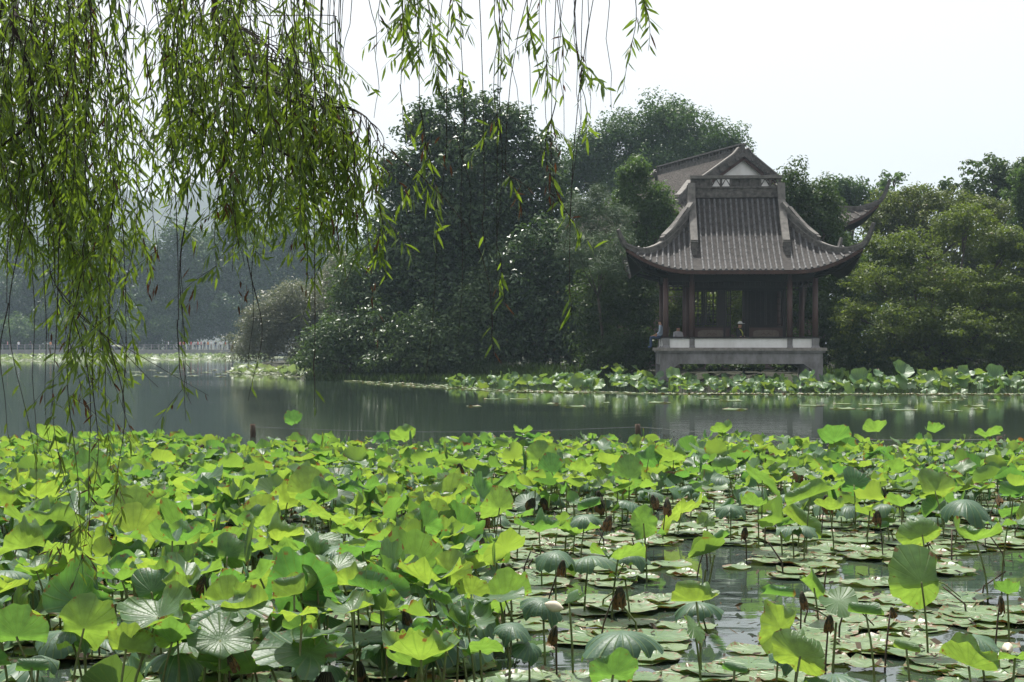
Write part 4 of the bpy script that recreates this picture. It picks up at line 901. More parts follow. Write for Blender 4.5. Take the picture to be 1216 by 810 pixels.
# random fill by density
def dens(px, d):
    py = HY + F * H / d
    left = 18.0 if d > 12 else 16.5
    if px < 560: v = left
    else:
        nearv = 1.5 + 5.0 * max(0, 1 - (px - 560) / 110)
        f = sstep(640, 560, np.array(py)) if False else np.clip((675 - py) / 80, 0, 1)
        v = nearv + (11.5 - nearv) * float(f) ** 1.4
        if 770 < px < 930 and 590 < py < 690: v *= .45
    return v
def ok(x, y, r_, lst):
    return True
HP = np.array([(l['x'], l['y'], l['r']) for l in LV])
cells = {}
NEAR, FAR = 7.2, 31.0
d_ = 0
target_n = 0
cand = []
yy = NEAR
while yy < FAR:
    dy = .25; half_w = 608 / F * yy + 2.8
    far_edge = 29.6 + .9 * math.sin(yy)                # ragged outline handled per sample
    n_try = rng.poisson(18 * dy * 2 * half_w)
    for _ in range(n_try):
        x = rng.uniform(-half_w, half_w); y = yy + rng.random() * dy
        edge = 25.2 + .8 * math.sin(x * .7) + .5 * math.sin(x * 1.9 + 1)
        if y > edge: continue
        px = CX + x / y * F
        if rng.random() < dens(px, y) / 18: cand.append((x, y))
    yy += dy
for x, y in cand:
    px = CX + x / y * F
    dd = np.hypot(HP[:, 0] - x, HP[:, 1] - y)
    lim = .8 if px > 600 and y < 14 else .55
    if (dd < HP[:, 2] * lim).any(): continue
    # keep views of the picked-out leaves free: nothing right in front of them in the open part
    if px > 590 and y < 15 and (((np.abs(HP[:, 0] - x * HP[:, 1] / y) < HP[:, 2]) & (HP[:, 1] > y) & (HP[:, 1] < y + 2.2)).any()): continue
    u = rng.random()
    kind = 'fan' if u < .14 else 'cup' if u < .44 else 'flat' if u < .58 else 'droop' if u < .73 else 'fold' if u < .85 else 'roll' if u < .91 else 'half' if u < .98 else 'spindle'
    r_ = (.095 + .135 * rng.random() ** 1.3) * (1.0 - .012 * max(0, y - 10)); 
    if kind in ('spindle',): r_ *= .8
    tilt = {'fan': rng.uniform(5, 45), 'cup': rng.uniform(0, 30), 'flat': rng.uniform(0, 32), 'droop': rng.uniform(0, 18), 'fold': rng.uniform(0, 30), 'roll': rng.uniform(10, 60), 'half': rng.uniform(5, 45), 'spindle': rng.uniform(0, 25)}[kind]
    az = 90 + rng.normal() * 60 if rng.random() < .62 else rng.uniform(0, 360)
    h = (rng.uniform(.20, .52) if kind != 'droop' else rng.uniform(.18, .42)) * (1 - .42 * float(np.clip((y - 12) / 11, 0, 1)))
    spin = rng.random() * 6.28 if kind not in ('fan',) else rng.normal() * .5 + (R(az) + math.pi / 2)
    LV.append(dict(x=x, y=y, h=h, r=r_, kind=kind, tilt=R(tilt), az=R(az), spin=spin, hero=0, label=None))
for x, y in [(rng.uniform(-1, 1) * (608 / F * yv + 1.5), yv) for yv in 7.3 + 17.5 * rng.random(1150) ** .85]:
    px = CX + x / y * F
    if rng.random() > dens(px, y) / 10: continue
    if px > 600 and y < 15: continue
    kind = ('droop', 'flat', 'droop', 'half', 'wither')[rng.integers(5)]
    LV.append(dict(x=x, y=y, h=rng.uniform(.05, .2) + (.08 if kind == 'wither' else 0), r=rng.uniform(.10, .2), kind=kind, tilt=R(rng.uniform(0, 35)), az=rng.random() * 6.28, spin=rng.random() * 6.28, hero=0, low=1, label=None))
for l in LV:
    l['px'] = CX + l['x'] / l['y'] * F; l['py'] = HY + F * (H - l['h']) / l['y']
    l['size'] = l['r'] / l['y'] + (10 if l['hero'] else 0) - (5 if l.get('low') else 0)
    l['inview'] = -20 < l['px'] < 1236 and l['py'] < 830
order = sorted([l for l in LV if l['inview']], key=lambda l: -l['size'])
single = order[:300]; ids = set(map(id, single)); rest = [l for l in LV if id(l) not in ids]
KL = {'flat': 'flat round', 'cup': 'shallow bowl-shaped', 'fan': 'upright fan-like', 'fold': 'folded two-winged', 'roll': 'curled scroll-like', 'droop': 'dark drooping umbrella-like', 'half': 'half-hanging tilted', 'spindle': 'unopened spindle-shaped'}
def zone(l):
    if l['px'] < 560: return 'in the dense bed by the willow' if l['y'] < 14 else 'towards the outer edge of the dense willow-side bed'
    return 'among the open pads and water gaps' if l['py'] > 620 else 'in the thinner stand beyond the open pads'
SHORT = []
for h_ in LV:
    if h_['label']:
        t_ = h_['label'] if 'lotus' in h_['label'] else h_['label'].replace('leaf', 'lotus leaf', 1)
        t_ = ' '.join(t_[:t_.index('leaf') + 4].split()[-6:]); SHORT.append((h_['x'], h_['y'], t_))
def beside(x, y, lim=.75):
    b_ = min(SHORT, key=lambda q: (q[0] - x) ** 2 + (q[1] - y) ** 2)
    return ('beside the ' + b_[2]) if math.hypot(b_[0] - x, b_[1] - y) < lim else None
def place_leaf(l, name='lotus_leaf'):
    k = l['kind']
    root = empty(name, (l['x'], l['y'], 0))
    lab = l['label'] or f"{KL[k]} green lotus leaf {beside(l['x'], l['y'], .6) or zone(l)}"
    if l['label'] and 'lotus' not in lab: lab = lab.replace('leaf', 'lotus leaf', 1)
    tag(root, lab, 'lotus leaf', None if l['label'] else f"{KL[k]} lotus leaves {beside(l['x'], l['y'], .6) or zone(l)}")
    bl = new_obj('blade', LIB[k][rng.integers(9)], root); bl.location = (0, 0, l['h'])
    bl.rotation_euler = rot_of(l['tilt'], l['az'], l['spin']).to_euler(); bl.scale = (l['r'],) * 3
    sk = new_obj('stalk', STALK[rng.integers(6)][1], root); sk.location = (0, 0, -.5); sk.scale = (1, 1, l['h'] + .5 - .03 * l['r'])
    sk.rotation_euler = (0, 0, rng.random() * 6.28)
    if l['r'] > .2 and l['y'] < 11: sk.scale = (1.15, 1.15, sk.scale[2])
    return root
for l in single: place_leaf(l)
def stuff_leaves(name, lst, mname, label, cat, kinds=None):
    Vs, Qs, Us, Rn = [], [], [], []; b = 0
    for l in lst:
        V, q, uv = LOW[l['kind']][rng.integers(len(LOW[l['kind']]))]
        m_ = np.array(rot_of(l['tilt'], l['az'], l['spin']))
        Vw = (V * l['r']) @ m_.T + np.array([l['x'], l['y'], l['h']])
        Vs.append(Vw); Qs.append(q + b); Us.append(uv); Rn.append(np.full(len(q), rng.random())); b += len(V)
    o = new_obj(name, np_mesh(name, np.vstack(Vs), np.vstack(Qs), M[mname], True, np.vstack(Us), np.concatenate(Rn)))
    return tag(o, label, cat, kind='stuff')
def stuff_stalks(name, lst, label, mname='stalk'):
    Vs, Qs = [], []; b = 0; n = 4
    for l in lst:
        pts = np.array(STALK[rng.integers(6)][0])[::2]; m_ = len(pts); a = rng.random() * 6.28
        for p in pts:
            for j in range(n):
                th = 2 * math.pi * j / n
                Vs.append((l['x'] + p[0] * math.cos(a) - p[1] * math.sin(a) + .007 * math.cos(th), l['y'] + p[0] * math.sin(a) + p[1] * math.cos(a) + .007 * math.sin(th), -.4 + p[2] * (l['h'] + .4)))
        for i in range(m_ - 1):
            for j in range(n): Qs.append((b + i * n + j, b + i * n + (j + 1) % n, b + (i + 1) * n + (j + 1) % n, b + (i + 1) * n + j))
        b += m_ * n
    o = new_obj(name, np_mesh(name, np.array(Vs), np.array(Qs), M[mname], True)); return tag(o, label, 'lotus stalks', kind='stuff')
dw = [l for l in rest if l['kind'] == 'wither']; dk = [l for l in rest if l['kind'] == 'droop' or (l.get('low') and l['kind'] == 'half')]; lt = [l for l in rest if l['kind'] not in ('droop', 'wither') and not (l.get('low') and l['kind'] == 'half')]
stuff_leaves('withered_lotus_foliage', dw, 'lotus_dry', 'small shrivelled dark lotus leaves low under the near bed', 'withered leaves')
stuff_leaves('lotus_foliage', lt, 'lotus', 'mass of smaller bright green lotus leaves filling the near bed', 'lotus leaves')
stuff_leaves('drooping_lotus_foliage', dk, 'lotus_dark', 'smaller dark drooping lotus leaves scattered through the near bed', 'lotus leaves')
stuff_stalks('lotus_stalks', rest, 'thin green stalks carrying the smaller near-bed lotus leaves')

# withered leaves
WH = [(985, 752, 26, .25), (952, 722, 26, .22), (1058, 742, 20, .25), (1188, 728, 22, .28), (240, 755, 36, .30), (1042, 620, 24, .3), (980, 600, 22, .3), (845, 648, 22, .25), (792, 605, 24, .3), (775, 600, 22, .3), (725, 625, 20, .2), (735, 715, 30, .22), (545, 560, 22, .3), (640, 540, 20, .3), (1100, 560, 22, .25), (1150, 545, 20, .25), (480, 745, 26, .28), (350, 745, 22, .25), (508, 745, 30, .26), (570, 650, 24, .25), (430, 690, 22, .25), (270, 800, 24, .25), (885, 640, 18, .2), (660, 765, 30, .2), (910, 545, 20, .3), (1185, 600, 20, .3), (110, 720, 24, .3), (205, 735, 20, .2)]
for i in range(10):
    px_ = rng.uniform(20, 700); WH.append((px_, rng.uniform(535, 720), rng.uniform(16, 26), rng.uniform(.18, .32)))
for i, (px_, py_, wp, h) in enumerate(WH):
    p = PW(px_, py_, h); s = F / p.y
    root = empty('withered_lotus_leaf', (p.x, p.y, 0)); zn = zone(dict(px=px_, y=p.y, py=py_))
    tag(root, 'shrivelled brown lotus leaf hanging shut ' + zn, 'withered leaf', 'withered lotus leaves ' + zn)
    bl = new_obj('blade', LIB['wither'][rng.integers(5)], root); bl.location = (0, 0, h + .10); k_ = wp / s * rng.uniform(.55, .85); bl.scale = (k_, k_ * .8, min(k_ * 1.2, h + .05)); bl.rotation_euler = (rng.normal() * .25, rng.normal() * .25, rng.random() * 6)
    sk = new_obj('stalk', STALK[rng.integers(6)][2], root); sk.location = (0, 0, -.5); sk.scale = (1, 1, h + .6)
# bare bent dead stalks
for i in range(46):
    px_, py_ = rng.uniform(600, 1216), rng.uniform(600, 800)
    if i > 30: px_ = rng.uniform(20, 600); py_ = rng.uniform(640, 800)
    p = PW(px_, py_, 0); h = rng.uniform(.08, .30); lx, ly = rng.normal() * .1, rng.normal() * .06; bd = rng.random() < .5
    pts = [Vector((0, 0, -.4)), Vector((lx * .3, ly * .3, h * .4)), Vector((lx, ly, h))] + ([Vector((lx * 1.6 + .05, ly * 1.4, h * .86)), Vector((lx * 2 + .12, ly * 1.6, h * .45))] if bd else [])
    o = MB().tube(pts, [.007, .007, .006, .005, .004][:len(pts)], 5).build('dead_stalk', M['deadstalk'] if i % 3 else M['stalk'], None, True); o.location = (p.x, p.y, 0)
    zn = zone(dict(px=px_, y=p.y, py=py_))
    tag(o, ('bent over' if bd else 'bare straight') + ' leafless lotus stalk ' + zn, 'stalk', 'leafless stalks ' + zn + (' bent' if bd else ' straight'))
# loose white petals / dry pale scraps caught on leaves
for px_, py_, h in ((142, 730, .12), (658, 720, .36), (570, 694, .3), (1196, 770, .2)):
    p = PW(px_, py_, h); V = []; n = 8
    for i in range(5):
        a = i / 4
        for j in range(n): V.append(((a - .5) * .12, .03 * math.sin(math.pi * (a * .9 + .05)) * math.cos(2 * math.pi * j / n), .035 * math.sin(math.pi * (a * .9 + .05)) * math.sin(2 * math.pi * j / n)))
    o = MB().add(V, [(i * n + j, i * n + (j + 1) % n, (i + 1) * n + (j + 1) % n, (i + 1) * n + j) for i in range(4) for j in range(n)]).build('lotus_petal', M['petal'], None, True)
    o.location = p; o.rotation_euler = (rng.normal() * .3, rng.normal() * .4, rng.random() * 3); tag(o, 'fallen cream-white lotus petal caught among the leaves', 'petal', 'fallen lotus petals')

# floating pads
def padmesh(r, n=30):
    th = np.linspace(0, 2 * math.pi, n, endpoint=False); p1, p2, p3 = r.random(3) * 6.28
    out = 1 + .06 * np.sin(2 * th + p1) + .03 * np.sin(5 * th + p2) + .015 * np.sin(9 * th + p3)
    V = [(0, 0, -.006)]; ring = (.5, .9, 1.0); lift = (0.0, .001, .005)
    for rr_, lz in zip(ring, lift):
        for j in range(n):
            cu = .008 * max(0, math.sin(2 * th[j] + p3)) ** 6 * (rr_ > .85) * (1 if rr_ < 1 else 3)
            V.append((rr_ * out[j] * math.cos(th[j]), rr_ * out[j] * math.sin(th[j]), lz * (.5 + .5 * math.sin(7 * th[j] + p1)) + cu))
    q = []; uv = []
    for j in range(0, n, 2):
        q.append((0, 1 + j, 1 + (j + 1) % n, 1 + (j + 2) % n)); uv += [(j / n, 0), (j / n, .5), ((j + 1) / n, .5), ((j + 2) / n, .5)]
    for i in range(2):
        for j in range(n):
            a = 1 + i * n; k2 = (j + 1) % n; q.append((a + j, a + n + j, a + n + k2, a + k2)); uv += [(j / n, ring[i]), (j / n, ring[i + 1]), ((j + 1) / n, ring[i + 1]), ((j + 1) / n, ring[i])]
    return np.array(V), np.array(q), np.array(uv)
PADS = [padmesh(rng) for _ in range(7)]
PADM = [np_mesh('lotus_pad', V, q, M['pad'], True, uv, np.zeros(len(q))) for V, q, uv in PADS]
pads = []
GAPS = [(890, 722, 62, 26), (1195, 680, 40, 26), (842, 770, 26, 16), (785, 700, 30, 8), (1030, 678, 24, 10), (830, 660, 60, 10), (600, 790, 20, 10), (1000, 560, 50, 8), (870, 690, 40, 10), (690, 790, 26, 10), (1110, 700, 22, 10), (950, 700, 26, 8)]
yy = 6.8
while yy < 31.5:
    hw = 608 / F * yy + 2.8; n_ = rng.poisson(16.0 * .25 * 2 * hw)
    for _ in range(n_):
        x = rng.uniform(-hw, hw); y = yy + rng.random() * .25
        if y > 26.6 + math.sin(x) * .5: continue
        px, py = CX + x / y * F, HY + F * H / y
        pr_ = .09 + .17 * rng.random(); rp = pr_ / y * F
        if any(((px - g_[0]) / (g_[2] + rp * .8)) ** 2 + ((py - g_[1]) / (g_[3] + rp * .14)) ** 2 < 1 for g_ in GAPS): continue
        pads.append([x, y, pr_, px, py])
    yy += .25
for i, p in enumerate(pads): p.append(p[2] / p[1] + (.01 if 590 < p[3] < 1230 and p[4] > 560 else 0) - (1 if not -20 < p[3] < 1230 or p[4] > 815 else 0))
pads.sort(key=lambda p: -p[5])
for i, p in enumerate(pads[:300]):
    o = new_obj('lotus_pad', PADM[rng.integers(7)]); o.location = (p[0], p[1], .006 + .0011 * (i % 23)); o.scale = (p[2], p[2] * rng.uniform(.88, 1.0), 1)
    o.rotation_euler = (rng.normal() * .012, rng.normal() * .012, rng.random() * 6.28)
    big = 'large' if p[2] > .21 else 'mid-sized' if p[2] > .16 else 'small'
    tag(o, f'{big} pale green lotus pad floating ' + (beside(p[0], p[1]) or 'on the open water gaps'), 'lotus pad', f'{big} floating lotus pads')
Vs, Qs, Us, Rn = [], [], [], []; b = 0
for i, p in enumerate(pads[300:]):
    V, q, uv = PADS[rng.integers(7)]; a = rng.random() * 6.28; Vr = V * np.array([p[2], p[2] * .94, 1])
    Vw = np.stack([Vr[:, 0] * math.cos(a) - Vr[:, 1] * math.sin(a) + p[0], Vr[:, 0] * math.sin(a) + Vr[:, 1] * math.cos(a) + p[1], Vr[:, 2] + .006 + .0011 * (i % 19)], 1)
    Vs.append(Vw); Qs.append(q + b); Us.append(uv); Rn.append(np.full(len(q), rng.random())); b += len(V)
tag(new_obj('floating_lotus_pads', np_mesh('floating_lotus_pads', np.vstack(Vs), np.vstack(Qs), M['pad'], True, np.vstack(Us), np.concatenate(Rn))), 'smaller lotus pads covering the water under the near bed', 'lotus pads', kind='stuff')
# leaf litter on the pads
n = 5200; yl = 7 + 24 * rng.random(n) ** 1.3; xl = (rng.random(n) * 2 - 1) * (608 / F * yl * 1.08); s = .008 + .035 * rng.random(n) ** 3
a = rng.random(n) * 6.28; zt = .035 + .02 * rng.random(n)
dx = np.stack([np.cos(a), np.sin(a), rng.normal(size=n) * .3], 1) * s[:, None]; dy_ = np.stack([-np.sin(a), np.cos(a), rng.normal(size=n) * .5], 1) * s[:, None] * (.2 + .4 * rng.random(n))[:, None]
c0 = np.stack([xl, yl, zt], 1)
V = np.stack([c0 - dx, c0 - dy_ + dx * .3, c0 + dx, c0 + dy_ * 1.3 - dx * .4], 1).reshape(-1, 3)
tag(new_obj('leaf_litter', np_mesh('leaf_litter', V, np.arange(4 * n).reshape(n, 4), M['debris'], False, None, rng.random(n))), 'brown scraps of dead leaf littering the floating pads', 'litter', kind='stuff')

# ------------------------------------------------------------------ lotus along the opposite bank
bank = []
for i in range(620):
    px = rng.uniform(535, 1260); 
    y = rng.uniform(0, 1) ** 1.0
    fy = np.interp(px, [455, 520, 600, 800, 1000, 1260], [74, 66, 60.5, 57.5, 57, 57]) ; by = np.interp(px, [455, 560, 700, 830, 980, 1260], [77, 73, 69, 63.9, 63.5, 64.5])
    d = fy + (by - fy) * y
    if 985 < px and rng.random() < .50: continue
    if px < 600 and rng.random() < .4: continue
    hmax = np.interp(px, [455, 540, 620, 740, 790, 975, 1000, 1260], [.2, .34, .55, .88, .55, .52, .72, .92])
    h = hmax * rng.uniform(.30, 1.05) * (.55 + .45 * y)
    u = rng.random(); kind = 'fan' if u < .25 else 'cup' if u < .5 else 'flat' if u < .68 else 'droop' if u < .86 else 'half' if u < .94 else 'fold'
    bank.append(dict(x=(px - CX) / F * d, y=d, h=max(.06, h), r=rng.uniform(.16, .31), kind=kind, tilt=R(rng.uniform(5, 60)), az=R(-90 + rng.normal() * 60 if rng.random() < .6 else rng.uniform(0, 360)), spin=rng.random() * 6.28))
for px, py, w_ in ((1044, 443, 16), (1146, 444, 22), (1070, 442, 30), (1130, 448, 24), (1180, 447, 30), (1106, 452, 26), (1021, 452, 30), (1140, 466, 18), (800, 446, 24), (960, 448, 22), (985, 452, 20)):
    d = 59.0; p = P(px, py, d); bank.append(dict(x=p.x, y=d, h=p.z, r=w_ / F * d / 2, kind='cup' if w_ > 18 else 'flat', tilt=R(40), az=R(-80 + rng.normal() * 30), spin=0))
stuff_leaves('bank_lotus', bank, 'lotus_far', 'strip of lotus leaves growing along the opposite bank below the pavilion', 'lotus leaves')
stuff_stalks('bank_lotus_stalks', bank, 'stalks of the lotus strip along the opposite bank')
# floating margin of pads, mud and litter in front of the strip
Vs, Qs, Us, Rn = [], [], [], []; b = 0
def scatter_pads(pts, rmin, rmax):
    global b
    for x, y in pts:
        V, q, uv = PADS[rng.integers(7)]; r_ = rng.uniform(rmin, rmax)
        Vs.append(V * np.array([r_, r_, 1]) + np.array([x, y, .008 + .01 * rng.random()])); Qs.append(q + b); Us.append(uv); Rn.append(np.full(len(q), rng.random())); b += len(V)
def margin(n, pxs, f0, f1, rmin, rmax):
    out = []
    for i in range(n):
        px = rng.uniform(pxs[0], pxs[-1]); d = np.interp(px, pxs, f0) + (np.interp(px, pxs, f1) - np.interp(px, pxs, f0)) * rng.random()
        out.append(((px - CX) / F * d, d))
    scatter_pads(out, rmin, rmax)
margin(520, [430, 520, 600, 800, 1000, 1260], [72, 64, 59.0, 56.2, 55.8, 55.8], [78, 71, 62, 57.5, 57, 57], .12, .3)
margin(26, [560, 1210], [42, 42], [54, 54], .15, .4)
margin(60, [160, 420], [90, 82], [120, 110], .2, .5)
tag(new_obj('bank_lotus_pads', np_mesh('bank_lotus_pads', np.vstack(Vs), np.vstack(Qs), M['pad'], True, np.vstack(Us), np.concatenate(Rn))), 'floating pads fringing the lotus strip along the opposite bank', 'lotus pads', kind='stuff')
Vs, Qs, Us, Rn = [], [], [], []; b = 0
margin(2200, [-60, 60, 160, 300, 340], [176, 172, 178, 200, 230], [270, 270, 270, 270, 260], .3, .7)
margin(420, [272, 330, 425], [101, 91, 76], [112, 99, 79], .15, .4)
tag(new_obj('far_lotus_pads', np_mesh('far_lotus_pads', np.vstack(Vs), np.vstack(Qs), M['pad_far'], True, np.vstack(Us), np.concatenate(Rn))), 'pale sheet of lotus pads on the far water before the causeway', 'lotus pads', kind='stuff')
fl = []
for i in range(900):
    px = rng.uniform(-40, 320); d = np.interp(px, [-40, 160, 320], [178, 182, 225]) + rng.random() * 60
    fl.append(dict(x=(px - CX) / F * d, y=d, h=rng.uniform(.1, .5), r=rng.uniform(.25, .5), kind='cup' if i % 2 else 'flat', tilt=R(rng.uniform(0, 40)), az=rng.random() * 6.28, spin=0))
for i in range(120):
    px = rng.uniform(278, 372); d = np.interp(px, [285, 430], [99, 76.5]) + rng.random() * np.interp(px, [285, 430], [9, 2.5])
    fl.append(dict(x=(px - CX) / F * d, y=d, h=rng.uniform(.1, .5), r=rng.uniform(.2, .4), kind='cup' if i % 2 else 'flat', tilt=R(rng.uniform(0, 40)), az=rng.random() * 6.28, spin=0))
_LOW = LOW; LOW = {k_: [blade(k_, rng, 10, 3) for v in range(3)] + [blade(k_, rng, 10, 3) for v in range(2)] for k_ in ('cup', 'flat')}
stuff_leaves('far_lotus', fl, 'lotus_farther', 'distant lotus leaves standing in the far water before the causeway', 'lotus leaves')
LOW = _LOW

# stakes and wire along the bed's outer edge
for i, (px_, py_) in enumerate(((757, 519), (1187, 536), (300, 519))):
    p = PW(px_, py_, 0); o = MB().tube([(0, 0, -.8), (.01, 0, .1), (0, .01, .26)], [.06, .055, .05], 8).build('wooden_stake', M['post'], None, True); o.location = p
    tag(o, 'short weathered stake in the water, ' + ['holding the wire at the bed\'s outer edge', 'at the wire\'s end beside tall stalks', 'at the wire\'s end behind the dense bed'][i], 'stake', 'stakes at the bed edge')
a, b_, c = PW(300, 519), PW(757, 519), PW(1187, 536); pts = []
for q0, q1 in ((a, b_), (b_, c)):
    for t in np.linspace(0, 1, 12): pts.append(q0.lerp(q1, t) + Vector((0, 0, .20 - .10 * math.sin(math.pi * t))))
o = MB().tube(pts, .006, 5).build('wire', M['wire']); tag(o, 'thin sagging wire strung between the stakes at the bed\'s outer edge', 'wire')

# ------------------------------------------------------------------ willow: trunk on the near bank outside the frame, branches arching over, hanging twigs
wroot = empty('willow_tree', (-3.4, 3.2, .3)); tag(wroot, 'weeping willow with hanging leafy twigs over the near bank', 'willow'); W0 = Vector((-3.4, 3.2, .3))
def wl(p): return Vector(p) - W0
MB().tube([wl((-3.4, 3.2, 0)), wl((-3.5, 3.3, 1.5)), wl((-3.2, 3.7, 3.2)), wl((-2.8, 4.3, 4.6))], [.30, .24, .2, .15], 12).build('trunk', M['bark_w'], wroot, True)
BP = []
def wbranch(pts, r0, r1):
    BP.extend([Vector(p) for p in pts[2:]])
    n = len(pts); MB().tube([wl(p) for p in pts], [r0 + (r1 - r0) * i / (n - 1) for i in range(n)], 7).build('branch', M['bark_w'], wroot, True)
def smooth(pts, n=16):
    pts = [Vector(p) for p in pts]; out = []
    for i in range(len(pts) - 1):
        p0, p1, p2, p3 = pts[max(i - 1, 0)], pts[i], pts[i + 1], pts[min(i + 2, len(pts) - 1)]
        for t in np.linspace(0, 1, n // (len(pts) - 1) + 1, endpoint=False):
            out.append(.5 * ((2 * p1) + (p2 - p0) * t + (2 * p0 - 5 * p1 + 4 * p2 - p3) * t * t + (3 * p1 - p0 - 3 * p2 + p3) * t ** 3))
    out.append(pts[-1]); return out
fork = (-2.8, 4.3, 4.6)
wbranch(smooth([fork, P(-20, -60, 6.0), P(14, 30, 6.0), P(36, 85, 6.1), P(38, 140, 6.1), P(50, 190, 6.2), P(66, 250, 6.2)]), .014, .005)
wbranch(smooth([P(38, 140, 6.1), P(20, 160, 6.1), P(-10, 180, 6.1)]), .009, .006)
wbranch(smooth([fork, P(200, -120, 6.4), P(255, 20, 6.4), P(280, 80, 6.4), P(296, 150, 6.4), P(330, 178, 6.4), P(372, 200, 6.5)]), .014, .004)
wbranch(smooth([P(286, 103, 6.4), P(330, 108, 6.4), P(375, 126, 6.5), P(415, 128, 6.5), P(440, 145, 6.5), P(452, 172, 6.5)]), .006, .002)
wbranch(smooth([fork, P(300, -260, 6.6), P(520, -160, 6.8), P(700, -110, 6.8), P(800, -70, 6.9)]), .05, .006)
wbranch(smooth([fork, P(80, -180, 7.2), P(300, -130, 7.4), P(420, -90, 7.5)]), .05, .006)
wbranch(smooth([fork, P(100, -90, 5.6), P(180, -50, 5.6)]), .04, .006)
LEN = .072
class Fol:
    def __init__(s): s.base = []; s.dir = []; s.nrm = []; s.len = []; s.w = []; s.rn = []
    def add(s, p, d, ln, w_, rn):
        s.base.append(p); s.dir.append(d); s.len.append(ln); s.w.append(w_); s.rn.append(rn)
def fol_arrays(f):
    B = np.array(f.base); Dv = np.array(f.dir); Dv /= np.linalg.norm(Dv, axis=1)[:, None]; n = len(B)
    nr = rng.normal(size=(n, 3)); nr -= Dv * (nr * Dv).sum(1)[:, None]; nr /= np.linalg.norm(nr, axis=1)[:, None]
    sd_ = np.cross(Dv, nr); L_ = np.array(f.len)[:, None]; W_ = np.array(f.w)[:, None]
    sag = np.array([0, 0, -1.0])
    p0 = B; p1 = B + Dv * L_ * .35 + nr * L_ * .02; p2 = B + Dv * L_ * .7 + nr * L_ * .01 + sag * L_ * .03; p3 = B + Dv * L_ + sag * L_ * .10 - nr * L_ * .04
    V = np.stack([p0, p1 + sd_ * W_ * .5, p1 - sd_ * W_ * .5, p2 + sd_ * W_ * .42, p2 - sd_ * W_ * .42, p3], 1).reshape(-1, 3)
    k = np.arange(n) * 6
    Fq = np.concatenate([np.stack([k, k + 2, k + 1, k + 1], 1)[:, :3], np.stack([k + 1, k + 2, k + 4], 1), np.stack([k + 1, k + 4, k + 3], 1), np.stack([k + 3, k + 4, k + 5], 1)])
    return V, Fq, np.tile(np.array(f.rn), 4)
green, brown = Fol(), Fol()
singles = []                                        # twigs whose leaves are parts of their own
def hang(m_, a):
    """thin shoot from the nearest branch above down to the twig's top"""
    c_ = [q for q in BP if q.z > a.z + .02] or BP
    c_ = sorted(c_, key=lambda q: abs(q.x - a.x) * 2.5 + abs(q.y - a.y) + .5 * abs(q.z - a.z)); q = c_[int(rng.integers(min(5, len(c_))))]
    pts = []
    for t in np.linspace(0, 1, 7):
        u = 1 - (1 - t) ** 2.2                         # runs out first, then hangs
        pts.append(Vector((q.x + (a.x - q.x) * u, q.y + (a.y - q.y) * u, q.z + (a.z - q.z) * t)))
    m_.tube([wl(p) for p in pts], [.0022, .0021, .0020, .0019, .0018, .0017, .0016], 4, False)
def twig(px0, py0, px1, py1, d, dens_=1.0, start=0.0, own=False, br=.03, curve=None, spread=1.0, size=1.0):
    a, b_ = P(px0, py0, d), P(px1, py1, d + rng.normal() * .1); n = 12; pts = []
    cv = (rng.normal() * .05, rng.normal() * .05) if curve is None else (curve, 0)
    Ln = (b_ - a).length
    for i in range(n + 1):
        t = i / n; pts.append(a.lerp(b_, t) + Vector((cv[0] * math.sin(math.pi * t) + .012 * math.sin(9 * t + px0), cv[1] * math.sin(math.pi * t), 0)) * Ln)
    m_ = MB().tube([wl(p) for p in pts], [.0026 - .0016 * i / n for i in range(n + 1)], 4, False)
    hang(m_, a)
    s_ = start * Ln; tone = rng.random()
    mylv = []
    step = .021 / dens_
    isbrown = rng.random() < br * 2
    while s_ < Ln:
        t = s_ / Ln; k_ = min(int(t * n), n - 1); p = pts[k_].lerp(pts[k_ + 1], t * n - k_)
        # side shoots near dense parts, otherwise single leaves
        def leaf(p, outv, ln):
            nonlocal mylv
            dirv = np.array(outv) * (.75 * spread) + np.array([0, 0, -1.0]) + rng.normal(size=3) * .25
            rn = np.clip(.5 * tone + .5 * rng.random(), 0, 1)
            if rng.random() < (br if not isbrown else .35): brown.add(np.array(p - W0), dirv, ln * .75, .008, rn)
            elif own: mylv.append((p - W0, dirv, ln, rn))
            else: green.add(np.array(p - W0), dirv, ln, .0105 * size, rn)
        if rng.random() < .20 * dens_:
            ov = rng.normal(size=3); ov[2] = -.3; ov /= np.linalg.norm(ov); L2 = rng.uniform(.06, .28); q0 = p
            q1 = p + Vector(ov) * L2 * .8 + Vector((0, 0, -L2 * .5))
            m_.tube([wl(q0), wl(q0.lerp(q1, .5) + Vector((0, 0, .01))), wl(q1)], [.0014, .001, .0006], 3, False)
            for j in range(int(L2 / .017)):
                tt = j * .017 / L2; lo = rng.normal(size=3) * .7 + ov * .4; leaf(q0.lerp(q1, tt), lo, LEN * size * rng.uniform(.55, 1.15))
        ov = rng.normal(size=3); ov[2] = 0; ov /= np.linalg.norm(ov); leaf(p, ov, LEN * size * rng.uniform(.6, 1.2))
        s_ += step * rng.uniform(.6, 1.5)
    o = m_.build('twig', M['bark_w'], wroot)
    if own: singles.append((o, mylv))
    return o
